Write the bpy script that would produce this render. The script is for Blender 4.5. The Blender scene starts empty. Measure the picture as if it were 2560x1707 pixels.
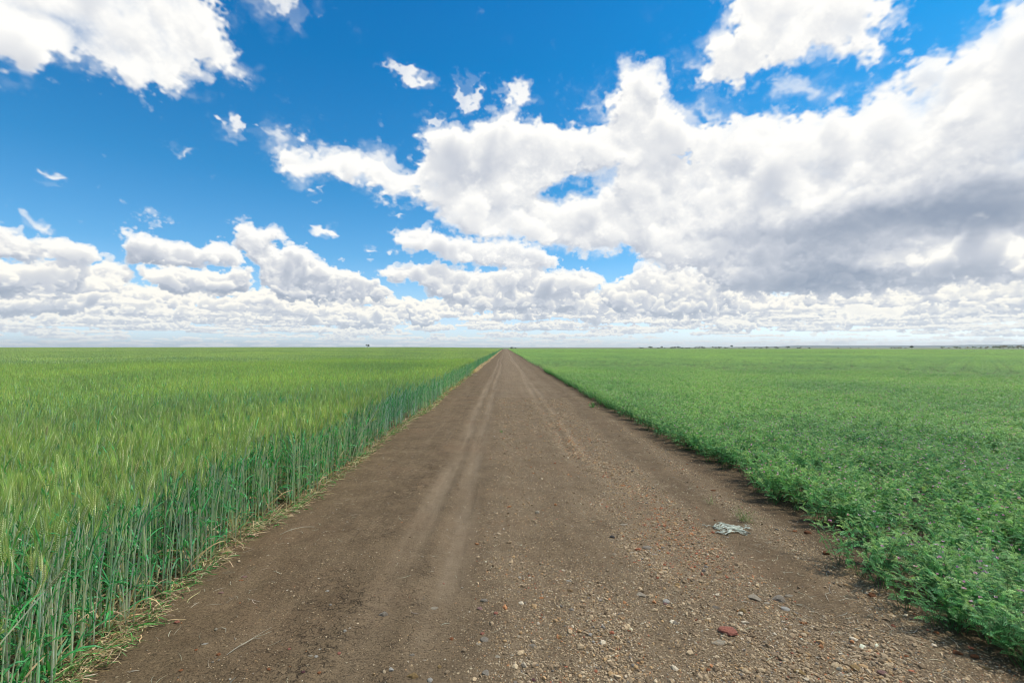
import bpy, math, random, time
import numpy as np
from mathutils import Vector
rad = math.radians
sc = bpy.context.scene
col = sc.collection

# ------------------------------------------------------------------ camera, light, exposure
EYE = 1.6
cd = bpy.data.cameras.new('camera'); cam = bpy.data.objects.new('camera', cd); col.objects.link(cam)
cam.location = (0, 0, EYE); cam.rotation_euler = (rad(90.69), 0, rad(-0.82))
cd.lens = 17.0; cd.sensor_width = 36.0; cd.clip_start = 0.05; cd.clip_end = 60000
sc.camera = cam
SUN_EL, SUN_AZ = 58.0, 78.0           # degrees; azimuth clockwise from +Y (the way the track runs)
sd = bpy.data.lights.new('sun', 'SUN'); sun = bpy.data.objects.new('sun', sd); col.objects.link(sun)
sd.energy = 3.6; sd.angle = rad(0.6); sd.color = (1.0, .955, .88)
_s = Vector((math.sin(rad(SUN_AZ))*math.cos(rad(SUN_EL)), math.cos(rad(SUN_AZ))*math.cos(rad(SUN_EL)), math.sin(rad(SUN_EL))))
sun.rotation_euler = _s.to_track_quat('Z', 'Y').to_euler()
sc.view_settings.view_transform = 'Standard'; sc.view_settings.look = 'None'
sc.view_settings.exposure = 0.3; sc.view_settings.gamma = 1.0
try: sc.view_settings.use_curve_mapping = False
except Exception: pass
sc.cycles.max_bounces = 6; sc.cycles.diffuse_bounces = 3; sc.cycles.transmission_bounces = 4
sc.cycles.glossy_bounces = 2; sc.cycles.transparent_max_bounces = 6
sc.cycles.sample_clamp_indirect = 6.0
sc.cycles.pixel_filter_type = 'BLACKMAN_HARRIS'; sc.cycles.filter_width = 1.05

# ------------------------------------------------------------------ small node helpers
def N(nt, kind, **kw):
    n = nt.nodes.new(kind)
    for k, v in kw.items(): setattr(n, k, v)
    return n
def link(nt, a, b): nt.links.new(a, b)
def math_(nt, op, a, b=None, c=None, clamp=False):
    n = nt.nodes.new('ShaderNodeMath'); n.operation = op; n.use_clamp = clamp
    for i, v in enumerate((a, b, c)):
        if v is None: continue
        if isinstance(v, (int, float)): n.inputs[i].default_value = v
        else: nt.links.new(v, n.inputs[i])
    return n.outputs[0]
def mixc(nt, f, a, b, blend='MIX'):
    n = nt.nodes.new('ShaderNodeMix'); n.data_type = 'RGBA'; n.blend_type = blend; n.clamp_factor = True
    for s, v in ((n.inputs[0], f), (n.inputs[6], a), (n.inputs[7], b)):
        if isinstance(v, (int, float)): s.default_value = v
        elif isinstance(v, (tuple, list)): s.default_value = (*v, 1)[:4]
        else: nt.links.new(v, s)
    return n.outputs[2]
def noise_(nt, vec, scale, detail=4, rough=.55, dist=0.0, out=0):
    n = nt.nodes.new('ShaderNodeTexNoise'); n.inputs['Scale'].default_value = scale
    n.inputs['Detail'].default_value = detail; n.inputs['Roughness'].default_value = rough; n.inputs['Distortion'].default_value = dist
    if vec is not None: nt.links.new(vec, n.inputs['Vector'])
    return n.outputs[out]
def ramp_(nt, f, pts):
    n = nt.nodes.new('ShaderNodeValToRGB'); e = n.color_ramp.elements
    while len(e) < len(pts): e.new(.5)
    for k, (p, c) in enumerate(pts):
        e[k].position = p; e[k].color = (*c, 1)[:4] if isinstance(c, (tuple, list)) else (c, c, c, 1)
    nt.links.new(f, n.inputs[0]); return n.outputs[0]
def rng_(nt, v, a, b, c=0., d=1.):
    n = nt.nodes.new('ShaderNodeMapRange'); n.inputs[1].default_value = a; n.inputs[2].default_value = b
    n.inputs[3].default_value = c; n.inputs[4].default_value = d; n.clamp = True
    nt.links.new(v, n.inputs[0]); return n.outputs[0]

# ------------------------------------------------------------------ sky: Nishita air behind a sheet of cumulus
# The cumulus are grown as a density volume over (azimuth, elevation, depth), shaded by letting the sun's light fall
# through it, and summed along the line of sight; the world mixes the result over the Sky Texture.
# ---- sky chart: azimuth (deg, + right of +Y) x elevation (deg)
PPD=16; AZ0,AZ1,EL0,EL1=-64.,64.,-1.,45.
F=1209.; YAW=math.radians(0.82); PIT=math.radians(0.69)
def azel(X,Y):
    X=np.asarray(X,float);Y=np.asarray(Y,float)
    x=(X-1280)/F; z=(853.5-Y)/F; y=np.ones_like(x)
    y2=y*math.cos(PIT)-z*math.sin(PIT); z2=y*math.sin(PIT)+z*math.cos(PIT)
    x3=x*math.cos(YAW)+y2*math.sin(YAW); y3=-x*math.sin(YAW)+y2*math.cos(YAW)
    return np.degrees(np.arctan2(x3,y3)), np.degrees(np.arctan2(z2,np.hypot(x3,y3)))
def P(s,off=0):   # 'x,y x,y' in crop units
    a=np.array([[float(v) for v in p.split(',')] for p in s.split()])
    az,el=azel((a[:,0]+off)/1.782,a[:,1]/1.782)
    return np.stack([az,el],1)
def polysdf(poly,gx,gy):
    x,y=gx,gy; d=np.full(x.shape,1e9); ins=np.zeros(x.shape,bool)
    n=len(poly)
    for i in range(n):
        ax,ay=poly[i-1]; bx,by=poly[i]
        ex,ey=bx-ax,by-ay; L=ex*ex+ey*ey+1e-12
        t=np.clip(((x-ax)*ex+(y-ay)*ey)/L,0,1)
        d=np.minimum(d,(x-ax-t*ex)**2+(y-ay-t*ey)**2)
        c=((ay>y)!=(by>y))
        xi=ax+(y-ay)*ex/(ey if abs(ey)>1e-12 else 1e-12)
        ins^=c&(x<xi)
    return np.where(ins,1,-1)*np.sqrt(d)
def up1(a,n,c,ax,ph):
    """cubic b-spline upsample along axis to n samples with cell c"""
    p=(np.arange(n)/c)+ph; i=np.floor(p).astype(int); t=(p-i).astype(np.float32)
    w=[(1-t)**3/6,(3*t**3-6*t*t+4)/6,(-3*t**3+3*t*t+3*t+1)/6,t**3/6]
    sh=[1]*a.ndim; sh[ax]=n
    out=0
    for k in range(4): out=out+np.take(a,i+k,axis=ax)*w[k].reshape(sh).astype(np.float32)
    return out
def noise(shape,cells,rng):
    dims=[int(s/c)+6 for s,c in zip(shape,cells)]
    a=rng.standard_normal(dims).astype(np.float32)
    for ax in np.argsort([-c for c in cells])[::-1] if False else range(len(shape)):
        a=up1(a,shape[ax],cells[ax],ax,rng.random())
    return a/ (a.std()+1e-6)
def ss(a,b,x):
    t=np.clip((x-a)/(b-a),0,1); return t*t*(3-2*t)

# Each layer of cloud is a list of outlines: (points, rim width deg, density, is a gap, darkness of the base)
r=2281
def Y(s,R=2.0,dens=1.0,off=0,hole=False,base=0.): return (P(s,off),R,dens,hole,base)
HIGH=[
 Y('-250,-280 830,-280 900,-60 960,10 1005,50 985,100 1000,160 1040,200 1060,290 1010,325 960,285 900,305 840,345 740,410 700,385 610,405 520,365 430,335 330,285 240,250 150,300 90,325 0,300 -250,260',1.7,1.),
 Y('1080,-90 1370,-90 1340,30 1295,110 1240,90 1180,50 1100,10',1.4,.35), Y('1425,15 1480,5 1470,25 1435,40',.5,.1),
 Y('1700,285 1775,282 1855,312 1940,350 1950,398 1880,380 1800,388 1760,345',.85,.30),
 Y('2028,295 2062,365 2102,362 2090,312 2170,348 2130,402 2108,470 2050,492 2033,432 2003,375',.8,.30),
 Y('2210,348 2281,333 2338,370 2364,437 2310,458 2262,442 2238,390',.9,.4), Y('1880,518 1962,503 2000,530 1942,557 1880,547',.5,.18),
 Y('968,528 1032,512 1110,570 1062,616 1008,612 982,575',.75,.4), Y('1105,590 1225,535 1310,590 1240,640 1150,632',1.5,.16),
 Y('920,-250 1660,-250 1655,-40 1675,70 1620,130 1665,225 1630,285 1570,260 1480,265 1440,220 1385,190 1350,255 1290,285 1240,325 1150,355 1060,385 1000,415 930,388 860,378 830,330 815,300 860,260 872,180 940,145 1000,150 980,80',1.7,.9,r),
 Y('70,948 130,960 182,1000 230,1012 202,1040 150,1022',.5,.3), Y('178,778 250,788 304,820 270,831 208,808',.42,.3), Y('766,690 820,675 864,690 810,712',.4,.14),
 Y('1350,988 1422,1000 1504,1040 1470,1052 1408,1022',.34,.35), Y('1620,1095 1688,1115 1650,1125',.28,.4), Y('1378,852 1442,838 1408,880',.4,.14), Y('1720,1122 1792,1110 1750,1133',.28,.4)]
HIGH+=[Y(q,2.2,.2,r) for q in ('1150,380 1250,340 1400,320 1400,400 1320,465 1230,430','680,285 740,280 800,350 730,360','1430,400 1540,365 1640,375 1620,420 1500,430','780,470 880,455 1010,500 980,545 850,540','250,450 330,420 420,470 400,560 290,540','395,370 420,360 440,420 400,430')]
BIG=[Y('1235,650 1310,640 1400,642 1440,682 1500,662 1600,690 1720,690 1760,742 1850,745 1870,700 1855,680 1900,640 1875,570 1980,565 2060,605 2100,585 2180,595 2230,540 2281,525 2350,560 2480,600 2560,560 2640,575 2700,560 2731,480 2751,380 2781,300 2841,290 2901,295 2941,330 2971,390 3001,450 3061,490 3111,560 3151,580 3211,560 3241,530 3361,512 3441,525 3521,505 3631,492 3711,490 3801,445 3881,420 3981,392 4021,350 4091,300 3981,305 4061,250 4131,215 4231,205 4291,175 4361,165 4401,120 4391,85 4481,45 4562,-40 4800,-250 4950,1270 4562,1260 4281,1240 4081,1280 3881,1300 3681,1300 3481,1315 3231,1280 2981,1210 2881,1150 2831,1120 2761,1085 2721,1130 2581,1110 2431,1090 2281,1060 2150,1060 2000,1010 1930,950 1850,900 1740,880 1700,850 1640,812 1560,822 1490,792 1400,788 1330,797 1260,762 1240,742',1.5,1.3),
 Y('150,870 240,825 310,765 400,790 465,745 450,850 330,905 210,910',1.7,1,r,True), Y('735,716 822,728 780,740',.5,1,r,True),
 Y('1740,930 1800,920 1840,945 1780,960',.5,.4)]
MID=[Y('1725,1022 1900,1020 2100,1050 2281,1072 2431,1112 2480,1180 2281,1185 2140,1180 2000,1165 1930,1140 1840,1115 1742,1060',1.0,1.,0,False,.3),
 Y('1680,1212 1720,1185 1800,1198 1900,1172 2100,1200 2281,1195 2381,1190 2491,1225 2611,1215 2700,1240 2640,1300 2560,1390 2381,1385 2150,1372 1900,1292 1820,1252 1690,1242',1.0,1.,0,False,.7),
 Y('2680,1260 2780,1225 2850,1205 2901,1190 3031,1185 3181,1225 3270,1290 3300,1340 3180,1390 2980,1400 2780,1395 2690,1340',.9,1.,0,False,.7)]
LOWA=[Y('-400,985 60,1020 130,1050 190,1095 245,1160 200,1182 100,1165 0,1172 -400,1180',.9,1.2,0,False,.8), Y('340,1195 480,1150 560,1168 612,1228 590,1262 420,1257 350,1232',.7,1.1,0,False,.9),
 Y('555,1100 608,1040 682,1047 762,1078 850,1098 892,1118 960,1088 1042,1110 1082,1170 1060,1192 860,1197 700,1177 590,1167',.9,1.2,0,False,.8),
 Y('-400,1312 150,1322 300,1312 440,1292 540,1282 640,1292 760,1292 890,1328 855,1372 700,1392 500,1402 0,1395 -400,1395',.7,1.1,0,False,.9),
 Y('1020,1347 1100,1312 1190,1288 1272,1298 1335,1350 1280,1378 1150,1378',.5,1.1,0,False,.9), Y('1340,1385 1450,1362 1620,1385 1692,1366 1785,1440 1740,1462 1500,1452',.5,1.,0,False,.8),
 Y('2160,1350 2240,1290 2330,1280 2400,1330 2390,1380 2250,1385',.6,1.,0,False,.8), Y('3440,1350 3560,1312 3690,1310 3700,1352 3560,1365',.4,1.,0,False,.5), Y('3100,1345 3190,1330 3196,1382 3090,1385',.4,.9,0,False,.6), Y('2795,1390 2940,1342 2965,1400 2820,1405',.4,1.,0,False,.6)]
LOWB=[Y('150,1076 300,1068 420,1108 434,1142 350,1168 280,1162 200,1122',.6,1.,0,False,.6), Y('-400,1185 120,1180 340,1182 345,1240 300,1302 150,1307 -400,1300',.8,1.2,0,False,.9),
 Y('620,1192 760,1180 900,1207 1082,1200 1118,1250 1088,1293 900,1295 760,1283 640,1242',.75,1.2,0,False,.9),
 Y('1040,1003 1100,994 1152,1018 1222,1030 1268,1050 1242,1075 1202,1090 1270,1118 1290,1100 1350,1106 1402,1148 1470,1178 1560,1218 1640,1248 1744,1295 1752,1328 1500,1342 1300,1337 1190,1282 1150,1200 1085,1120 1058,1080',.85,1.3,0,False,.8),
 Y('1800,1343 1840,1335 1872,1370 1922,1360 1955,1420 1900,1452 1840,1445',.4,1.2,0,False,.4), Y('3200,1425 3330,1430 3375,1465 3290,1475 3200,1468',.35,1.,0,False,.5), Y('4150,1230 4260,1205 4562,1215 4562,1260 4300,1262',.6,1.,0,False,.4)]
VEIL=[Y('2900,1330 3300,1350 3700,1325 4100,1300 4950,1290 4950,1440 4100,1450 3500,1440 3000,1420',1.2,.22,0,False,.5)]
# extra depth of cloud overhead: the big cloud's long dark underside
SHADE=[(r+1550,1000,9,1.3,1.9),(r+2150,860,7,1.7,2.2),(r+1400,1110,7,1.8,2.1),(r+1420,1240,7.5,1.4,3.8),(r+1000,1070,4,1.6,.7),(r+1900,950,7,1.3,1.6),(r+2281,960,6,2.,1.3),(r+1900,740,9,3,.2),
 (r+1650,1175,2.6,.8,-2.2),(r+2150,1100,6,1.3,-1.5),(r+1250,920,4,1.2,-.5)]
NX=int((AZ1-AZ0)*PPD); NYF=int((EL1-EL0)*PPD)
def layer(polys,seed,elmax=45.,nz=16,far=0,shade=(),k0=3.0,soft=1.0,bias=.06,thin=1.0):
    rng=np.random.RandomState(seed); nx=NX; ny=int((elmax-EL0)*PPD)
    az=AZ0+(np.arange(nx)+.5)/PPD; el=EL0+(np.arange(ny)+.5)/PPD
    q=4; lx=np.arange(AZ0,AZ1+1,1/q); ly=np.arange(EL0,elmax+1,1/q); gx,gy=np.meshgrid(lx,ly)
    S=np.full(gx.shape,-1.5); D=np.zeros(gx.shape)+1e-9; Wd=np.zeros(gx.shape)+1e-9; Bs=np.zeros(gx.shape); hl=np.full(gx.shape,9.)
    for poly,R,dens,hole,base in polys:
        s=polysdf(poly,gx,gy)/R
        if hole: hl=np.minimum(hl,-s); continue
        s=np.clip(s,-1.5,1.3); w=np.exp(np.clip(s,-1.5,.6)*6); D+=w*dens; Wd+=w; S=np.maximum(S,s)
        if base:
            h=(gy-poly[:,1].min())/(poly[:,1].max()-poly[:,1].min()); Bs+=w*base*.75*(1-ss(.0,.5,h))
    S=np.minimum(S,np.clip(hl,-1.5,1.3)); D/=Wd; Bs/=Wd
    for cx,cy,rx,ry,v in shade:
        ca,ce=azel(cx/1.782,cy/1.782); Bs=Bs+v*np.exp(-(((gx-ca)/rx)**2+((gy-ce)/ry)**2))
    sc=np.clip(.055*el,.12,1.15)[:,None]
    wx=np.zeros((ny,nx),np.float32); wy=np.zeros((ny,nx),np.float32)
    for c,am in ((4.,.26),(2.,.27),(1.,.24),(.5,.18),(.25,.13)):
        wx+=am*noise((ny,nx),(c*PPD*.7,c*PPD),rng); wy+=am*noise((ny,nx),(c*PPD*.7,c*PPD),rng)
    wx*=sc; wy*=sc*.85
    def warped(a,amt=1.):
        fx=np.clip((az[None]+wx*amt-AZ0)*q,0,len(lx)-2); fy=np.clip((el[:,None]+wy*amt-EL0)*q,0,len(ly)-2)
        ix=fx.astype(int);iy=fy.astype(int);tx=fx-ix;ty=fy-iy
        return ((a[iy,ix]*(1-tx)+a[iy,ix+1]*tx)*(1-ty)+(a[iy+1,ix]*(1-tx)+a[iy+1,ix+1]*tx)*ty).astype(np.float32)
    S=warped(S); D=warped(D); Bs=warped(Bs)
    for k in range(far):                      # distant cumulus in rows, flat below and puffed above
        e=.12+5.2*rng.random_sample()**1.8; a=AZ0+(AZ1-AZ0)*rng.random_sample()
        w=(.5+1.5*rng.random_sample())*(.55+e*.5); h=w*(.11+.16*rng.random_sample())*(.5+.12*e)
        x0=max(int((a-w*1.4-AZ0)*PPD),0); x1=min(int((a+w*1.4-AZ0)*PPD)+1,nx); y0=max(int((e-h*.8-EL0)*PPD),0); y1=min(int((e+h*1.8-EL0)*PPD)+1,ny)
        if x1-x0<2 or y1-y0<2: continue
        X=(az[x0:x1][None]-a)/w; Yy=(el[y0:y1][:,None]-e)/h
        Yw=Yy+wy[y0:y1,x0:x1]/sc[y0:y1]*.35
        s=np.clip(np.where(Yw<0,1-X*X-(Yw/.30)**2,1-X*X-Yw*Yw)*.55,-1.5,1.).astype(np.float32)
        on=s>S[y0:y1,x0:x1]; D[y0:y1,x0:x1]=np.where(on,.9,D[y0:y1,x0:x1]); Bs[y0:y1,x0:x1]=np.where(on,.42*(1-ss(-.3,.5,Yw)),Bs[y0:y1,x0:x1]); S[y0:y1,x0:x1]=np.where(on,s,S[y0:y1,x0:x1])
    e=np.clip(el,.3,60); Lr=np.clip(.20*e,.40,4.2)
    rim=((.36+.22*ss(5,11,el))[:,None]+1.25*(1-ss(.05,.5,S))*(.45+.55*ss(6,14,el))[:,None]).astype(np.float32)
    Nn=np.zeros((ny,nx,nz),np.float32); W2=np.zeros(ny)
    for cdeg in (6.,3.,1.5,.75,.38,.19,.1):
        c=cdeg*PPD
        if c<1.3: continue
        w=np.where(cdeg<=Lr*1.01,(cdeg/Lr)**.68,np.exp(-((np.log(cdeg/Lr))/.35)**2)); w=np.where(w<.02,0,w)
        rows=np.where(w>0)[0]
        if len(rows)==0: continue
        a,b=rows[0],rows[-1]+1; cz=max(cdeg/.42/1.6,1.01) if cdeg>=.75 else 1.01
        n=noise((b-a,nx,nz),(c*.85,c,cz),rng)
        if cdeg<=3.: n=.6*n+.75*(np.abs(n)*1.25-1.0)
        fine=np.clip((.5-cdeg/Lr[a:b])/.3,0,1)[:,None].astype(np.float32)
        n*=(w[a:b,None]*(1-fine*(1-rim[a:b]))).astype(np.float32)[:,:,None]
        Nn[a:b]+=n; W2[a:b]+=w[a:b]**2
    Nn/=np.sqrt(W2)[:,None,None].astype(np.float32)
    zc=((np.arange(nz)+.5)/nz*2-1).astype(np.float32)
    hi=ss(7,15,el)[:,None].astype(np.float32)*soft
    dens=np.minimum(S+bias,.62)[:,:,None]+.38*Nn-1.0*(zc*zc)[None,None,:]
    rho=ss(-.04,(.34+.24*hi)[:,:,None],dens).astype(np.float32)
    rho*=(D*(1-.70*np.minimum(hi,1)*(1-ss(-.1,.5,S))))[:,:,None]*thin
    k=k0/PPD; tau=np.zeros((nx,nz),np.float32); Lt=np.empty_like(rho); prev=np.zeros((nx,nz),np.float32)
    fx=np.arange(nx)+.32; ix=np.clip(fx.astype(int),0,nx-2); tx=(fx-ix).astype(np.float32)[:,None]; sz=.10
    for y in range(ny-1,-1,-1):
        L=float(np.clip(el[y]*.16,.22,2.4))
        t=tau+prev*k*(1.6/L)
        t=t[ix]*(1-tx)+t[np.minimum(ix+1,nx-1)]*tx
        t[1:-1]=.70*t[1:-1]+.15*(t[:-2]+t[2:]); t[:,1:]=t[:,1:]*(1-sz)+t[:,:-1]*sz
        tau=t*math.exp(-1/(PPD*L)); prev=rho[y]; Lt[y]=tau
    Lt+=Bs[:,:,None]
    light=.42*np.exp(-Lt*.9)+.36*np.exp(-Lt*.30)+.22*np.exp(-Lt*.10)
    T=np.ones((ny,nx),np.float32); C=np.zeros((ny,nx),np.float32); kk=6./nz*1.6*1.3
    rowk=(1./np.clip(el*.11,.25,1.3)).astype(np.float32)[:,None]
    for z in range(nz):
        a=1-np.exp(-rho[:,:,z]*kk*rowk); C+=T*a*light[:,:,z]; T*=1-a
    A=1-T; return tone(C,A,el),A,ny
def tone(C,A,el):
    """scattered light to radiance: bluish grey in the shade, warm white in the light; far rows pale with air"""
    l=np.clip(C/np.maximum(A,1e-3),0,1); l=(l*A+.70*(1-A))[...,None]      # thin cloud glows
    lo=np.array([.15,.21,.31]);mid=np.array([.48,.51,.57]);hi=np.array([.85,.84,.81])
    t=np.clip((l-.10)/.30,0,1);u=np.clip((l-.40)/.36,0,1)
    warm=(1-ss(4,11,el))[:,None,None]; hi=hi*(1+warm*np.array([.05,.02,-.055]))      # low sun-lit tops turn cream
    rgb=lo+(mid-lo)*t; rgb=rgb+(hi-mid)*u
    air=(np.exp(-np.clip(el,0,90)/2.8)*.68)[:,None,None]
    return rgb*(1-air)+np.array([.60,.68,.745])*air
def build():
    rgb=np.zeros((NYF,NX,3),np.float32); A=np.zeros((NYF,NX),np.float32)
    for args in ((VEIL,31,10.,8,0),([],21,9.,10,520),(LOWA,22,17.,14,0),([],27,7.,8,140),(LOWB,23,17.,14,0),(MID,24,17.,14,0),(BIG,41,45.,10,0,(),.6,2.,.26,.12),(BIG,4,45.,20,0,SHADE,2.0,1.5),(HIGH,42,45.,8,0,(),.6,2.,.28,.10),(HIGH,9,45.,12,0,(),2.4,1.6)):
        c,a,n=layer(*args); a3=a[...,None]
        rgb[:n]=rgb[:n]*(1-a3)+c*a3; A[:n]=A[:n]*(1-a)+a
    el=EL0+(np.arange(NYF)+.5)/PPD
    return rgb,A,el

def make_world():
    rgb, A, el = build()
    ny, nx = A.shape
    px = np.empty((ny, nx, 4), np.float32); px[..., :3] = rgb*10.0; px[..., 3] = A
    im = bpy.data.images.new('cumulus', nx, ny, alpha=True, float_buffer=True)
    im.alpha_mode = 'CHANNEL_PACKED'; im.colorspace_settings.name = 'Non-Color'
    im.pixels.foreach_set(px.ravel()); im.update(); im.pack()
    w = bpy.data.worlds.new('World'); sc.world = w; w.use_nodes = True; nt = w.node_tree
    bg = nt.nodes['Background']; bg.inputs[1].default_value = .1
    sk = N(nt, 'ShaderNodeTexSky', sky_type='NISHITA', sun_disc=False, sun_elevation=rad(SUN_EL), sun_rotation=rad(SUN_AZ))
    g = N(nt, 'ShaderNodeNewGeometry'); sx = N(nt, 'ShaderNodeSeparateXYZ')
    inv = N(nt, 'ShaderNodeVectorMath', operation='SCALE'); inv.inputs[3].default_value = -1
    link(nt, g.outputs['Incoming'], inv.inputs[0]); link(nt, inv.outputs[0], sx.inputs[0])
    az_ = math_(nt, 'MULTIPLY', math_(nt, 'ARCTAN2', sx.outputs[0], sx.outputs[1]), 180/math.pi)
    el_ = math_(nt, 'MULTIPLY', math_(nt, 'ARCSINE', sx.outputs[2]), 180/math.pi)
    tint = ramp_(nt, math_(nt, 'DIVIDE', el_, 50.), [(p/50., tuple(v/2.7 for v in c)) for p, c in (
        (.5, (1.5, 1.87, 2.6)), (3, (1.1, 1.34, 1.82)), (5.5, (.88, 1.2, 1.5)), (10, (.46, 1.0, 1.33)), (18, (.18, .87, 1.24)), (30, (.03, .76, 1.22)), (45, (.015, .66, 1.2)))])
    sky = mixc(nt, 1.0, sk.outputs[0], tint, 'MULTIPLY')
    sv = N(nt, 'ShaderNodeVectorMath', operation='SCALE'); sv.inputs[3].default_value = 2.7; link(nt, sky, sv.inputs[0])
    uv = N(nt, 'ShaderNodeCombineXYZ')
    link(nt, math_(nt, 'DIVIDE', math_(nt, 'SUBTRACT', az_, AZ0), AZ1-AZ0), uv.inputs[0])
    link(nt, math_(nt, 'DIVIDE', math_(nt, 'SUBTRACT', el_, EL0), EL1-EL0), uv.inputs[1])
    it = N(nt, 'ShaderNodeTexImage', image=im, extension='MIRROR', interpolation='Cubic'); link(nt, uv.outputs[0], it.inputs[0])
    beh = mixc(nt, it.outputs[1], sv.outputs[0], (0, 0, 0)); sm = N(nt, 'ShaderNodeVectorMath', operation='ADD')
    link(nt, beh, sm.inputs[0]); link(nt, it.outputs[0], sm.inputs[1]); link(nt, sm.outputs[0], bg.inputs[0])
    w.cycles.sampling_method = 'MANUAL'; w.cycles.sample_map_resolution = 1024
make_world()

# ------------------------------------------------------------------ scene helpers
def tag(o, label=None, cat=None, group=None, kind=None):
    for k, v in (('label', label), ('category', cat), ('group', group), ('kind', kind)):
        if v: o[k] = v
    return o
def mesh_arrays(name, V, F, colr=None, mats=(), smooth=False, fmat=None):
    """V (n,3); F list of (m,k) index arrays; colr (n,3) base colour of the thing itself"""
    me = bpy.data.meshes.new(name); V = np.asarray(V, np.float32)
    F = [np.asarray(f, np.int32) for f in F if len(f)]
    me.vertices.add(len(V)); me.vertices.foreach_set('co', V.ravel())
    li = np.concatenate([f.ravel() for f in F]); tot = np.concatenate([np.full(len(f), f.shape[1], np.int32) for f in F])
    me.loops.add(len(li)); me.loops.foreach_set('vertex_index', li)
    me.polygons.add(len(tot)); st = np.concatenate([[0], np.cumsum(tot)[:-1]]).astype(np.int32)
    me.polygons.foreach_set('loop_start', st); me.polygons.foreach_set('loop_total', tot)
    me.polygons.foreach_set('use_smooth', np.full(len(tot), smooth))
    for m in mats: me.materials.append(m)
    if fmat is not None: me.polygons.foreach_set('material_index', np.asarray(fmat, np.int32))
    if colr is not None:
        a = me.attributes.new('col', 'FLOAT_COLOR', 'POINT')
        c = np.ones((len(V), 4), np.float32); c[:, :colr.shape[1]] = colr; a.data.foreach_set('color', c.ravel())
    me.update(calc_edges=True); me.validate()
    return me
def add(name, me, parent=None, loc=(0, 0, 0), rz=0.):
    o = bpy.data.objects.new(name, me); col.objects.link(o); o.location = loc; o.rotation_euler = (0, 0, rz)
    if parent: o.parent = parent
    return o
class MB:
    def __init__(s): s.V = []; s.C = []; s.Q = []; s.T = []; s.n = 0
    def put(s, V, C, Q=None, T=None):
        V = V.reshape(-1, 3); s.V.append(V); s.C.append(np.broadcast_to(C, V.shape) if np.ndim(C) == 1 else C.reshape(-1, 3))
        if Q is not None: s.Q.append(Q.reshape(-1, 4)+s.n)
        if T is not None: s.T.append(T.reshape(-1, 3)+s.n)
        s.n += len(V)
    def mesh(s, name, mats, smooth=False):
        F = []
        if s.Q: F.append(np.concatenate(s.Q))
        if s.T: F.append(np.concatenate(s.T))
        return mesh_arrays(name, np.concatenate(s.V), F, np.concatenate(s.C), mats, smooth)
def unit(v): return v/np.maximum(np.linalg.norm(v, axis=-1, keepdims=True), 1e-9)
def ribbon(b, P, W, S, C):
    """P (n,k,3) centre lines, W (n,k) half widths, S (n,3)|(n,k,3) side vectors, C (n,3)|(n,k,3)"""
    n, k, _ = P.shape
    if S.ndim == 2: S = S[:, None]
    V = np.stack([P-S*W[..., None], P+S*W[..., None]], 2)          # n,k,2,3
    if C.ndim == 2: C = np.repeat(C[:, None], k, 1)
    CC = np.repeat(C[:, :, None], 2, 2)
    i = np.arange(n)[:, None]*k*2+np.arange(k-1)[None]*2
    b.put(V, CC, np.stack([i, i+1, i+3, i+2], -1))
def tube(b, P, R, C, m=3):
    n, k, _ = P.shape
    t = unit(np.gradient(P, axis=1)); ref = np.zeros_like(t); ref[..., 0] = 1; ref[np.abs(t[..., 0]) > .8] = (0, 1, 0)
    u = unit(np.cross(t, ref)); v = np.cross(t, u)
    a = np.arange(m)/m*2*np.pi
    V = P[:, :, None]+R[:, :, None, None]*(u[:, :, None]*np.cos(a)[None, None, :, None]+v[:, :, None]*np.sin(a)[None, None, :, None])
    if C.ndim == 2: C = np.repeat(C[:, None], k, 1)
    CC = np.repeat(C[:, :, None], m, 2)
    i = (np.arange(n)[:, None, None]*k+np.arange(k-1)[None, :, None])*m; j = np.arange(m)[None, None]; j2 = (j+1) % m
    b.put(V, CC, np.stack([i+j, i+j2, i+m+j2, i+m+j], -1))
_tab = np.random.RandomState(11).rand(256, 256).astype(np.float32)
def vnoise(x, y):
    i = np.floor(x).astype(int); j = np.floor(y).astype(int); u = x-i; v = y-j
    u = u*u*(3-2*u); v = v*v*(3-2*v); i &= 255; j &= 255; i2 = (i+1) & 255; j2 = (j+1) & 255
    return (_tab[j, i]*(1-u)+_tab[j, i2]*u)*(1-v)+(_tab[j2, i]*(1-u)+_tab[j2, i2]*u)*v
def fbm(x, y, o=4, g=.5):
    s = 0.; a = 1.; t = 0.
    for k in range(o): s = s+a*(vnoise(x*2**k+17.3*k, y*2**k+5.1*k)-.5); t += a; a *= g
    return s/t*2
def sst(a, b, x):
    t = np.clip((np.asarray(x, float)-a)/(b-a), 0, 1); return t*t*(3-2*t)
def pix(X, Y, h=.045):
    """ground point seen at a pixel of the 2560 px photograph (used to read positions off it)"""
    a, e = azel(X, Y); a = math.radians(float(a)); e = math.radians(float(e))
    d = (EYE-h)/max(math.tan(-e), 1e-4); return d*math.sin(a), d*math.cos(a)

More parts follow.
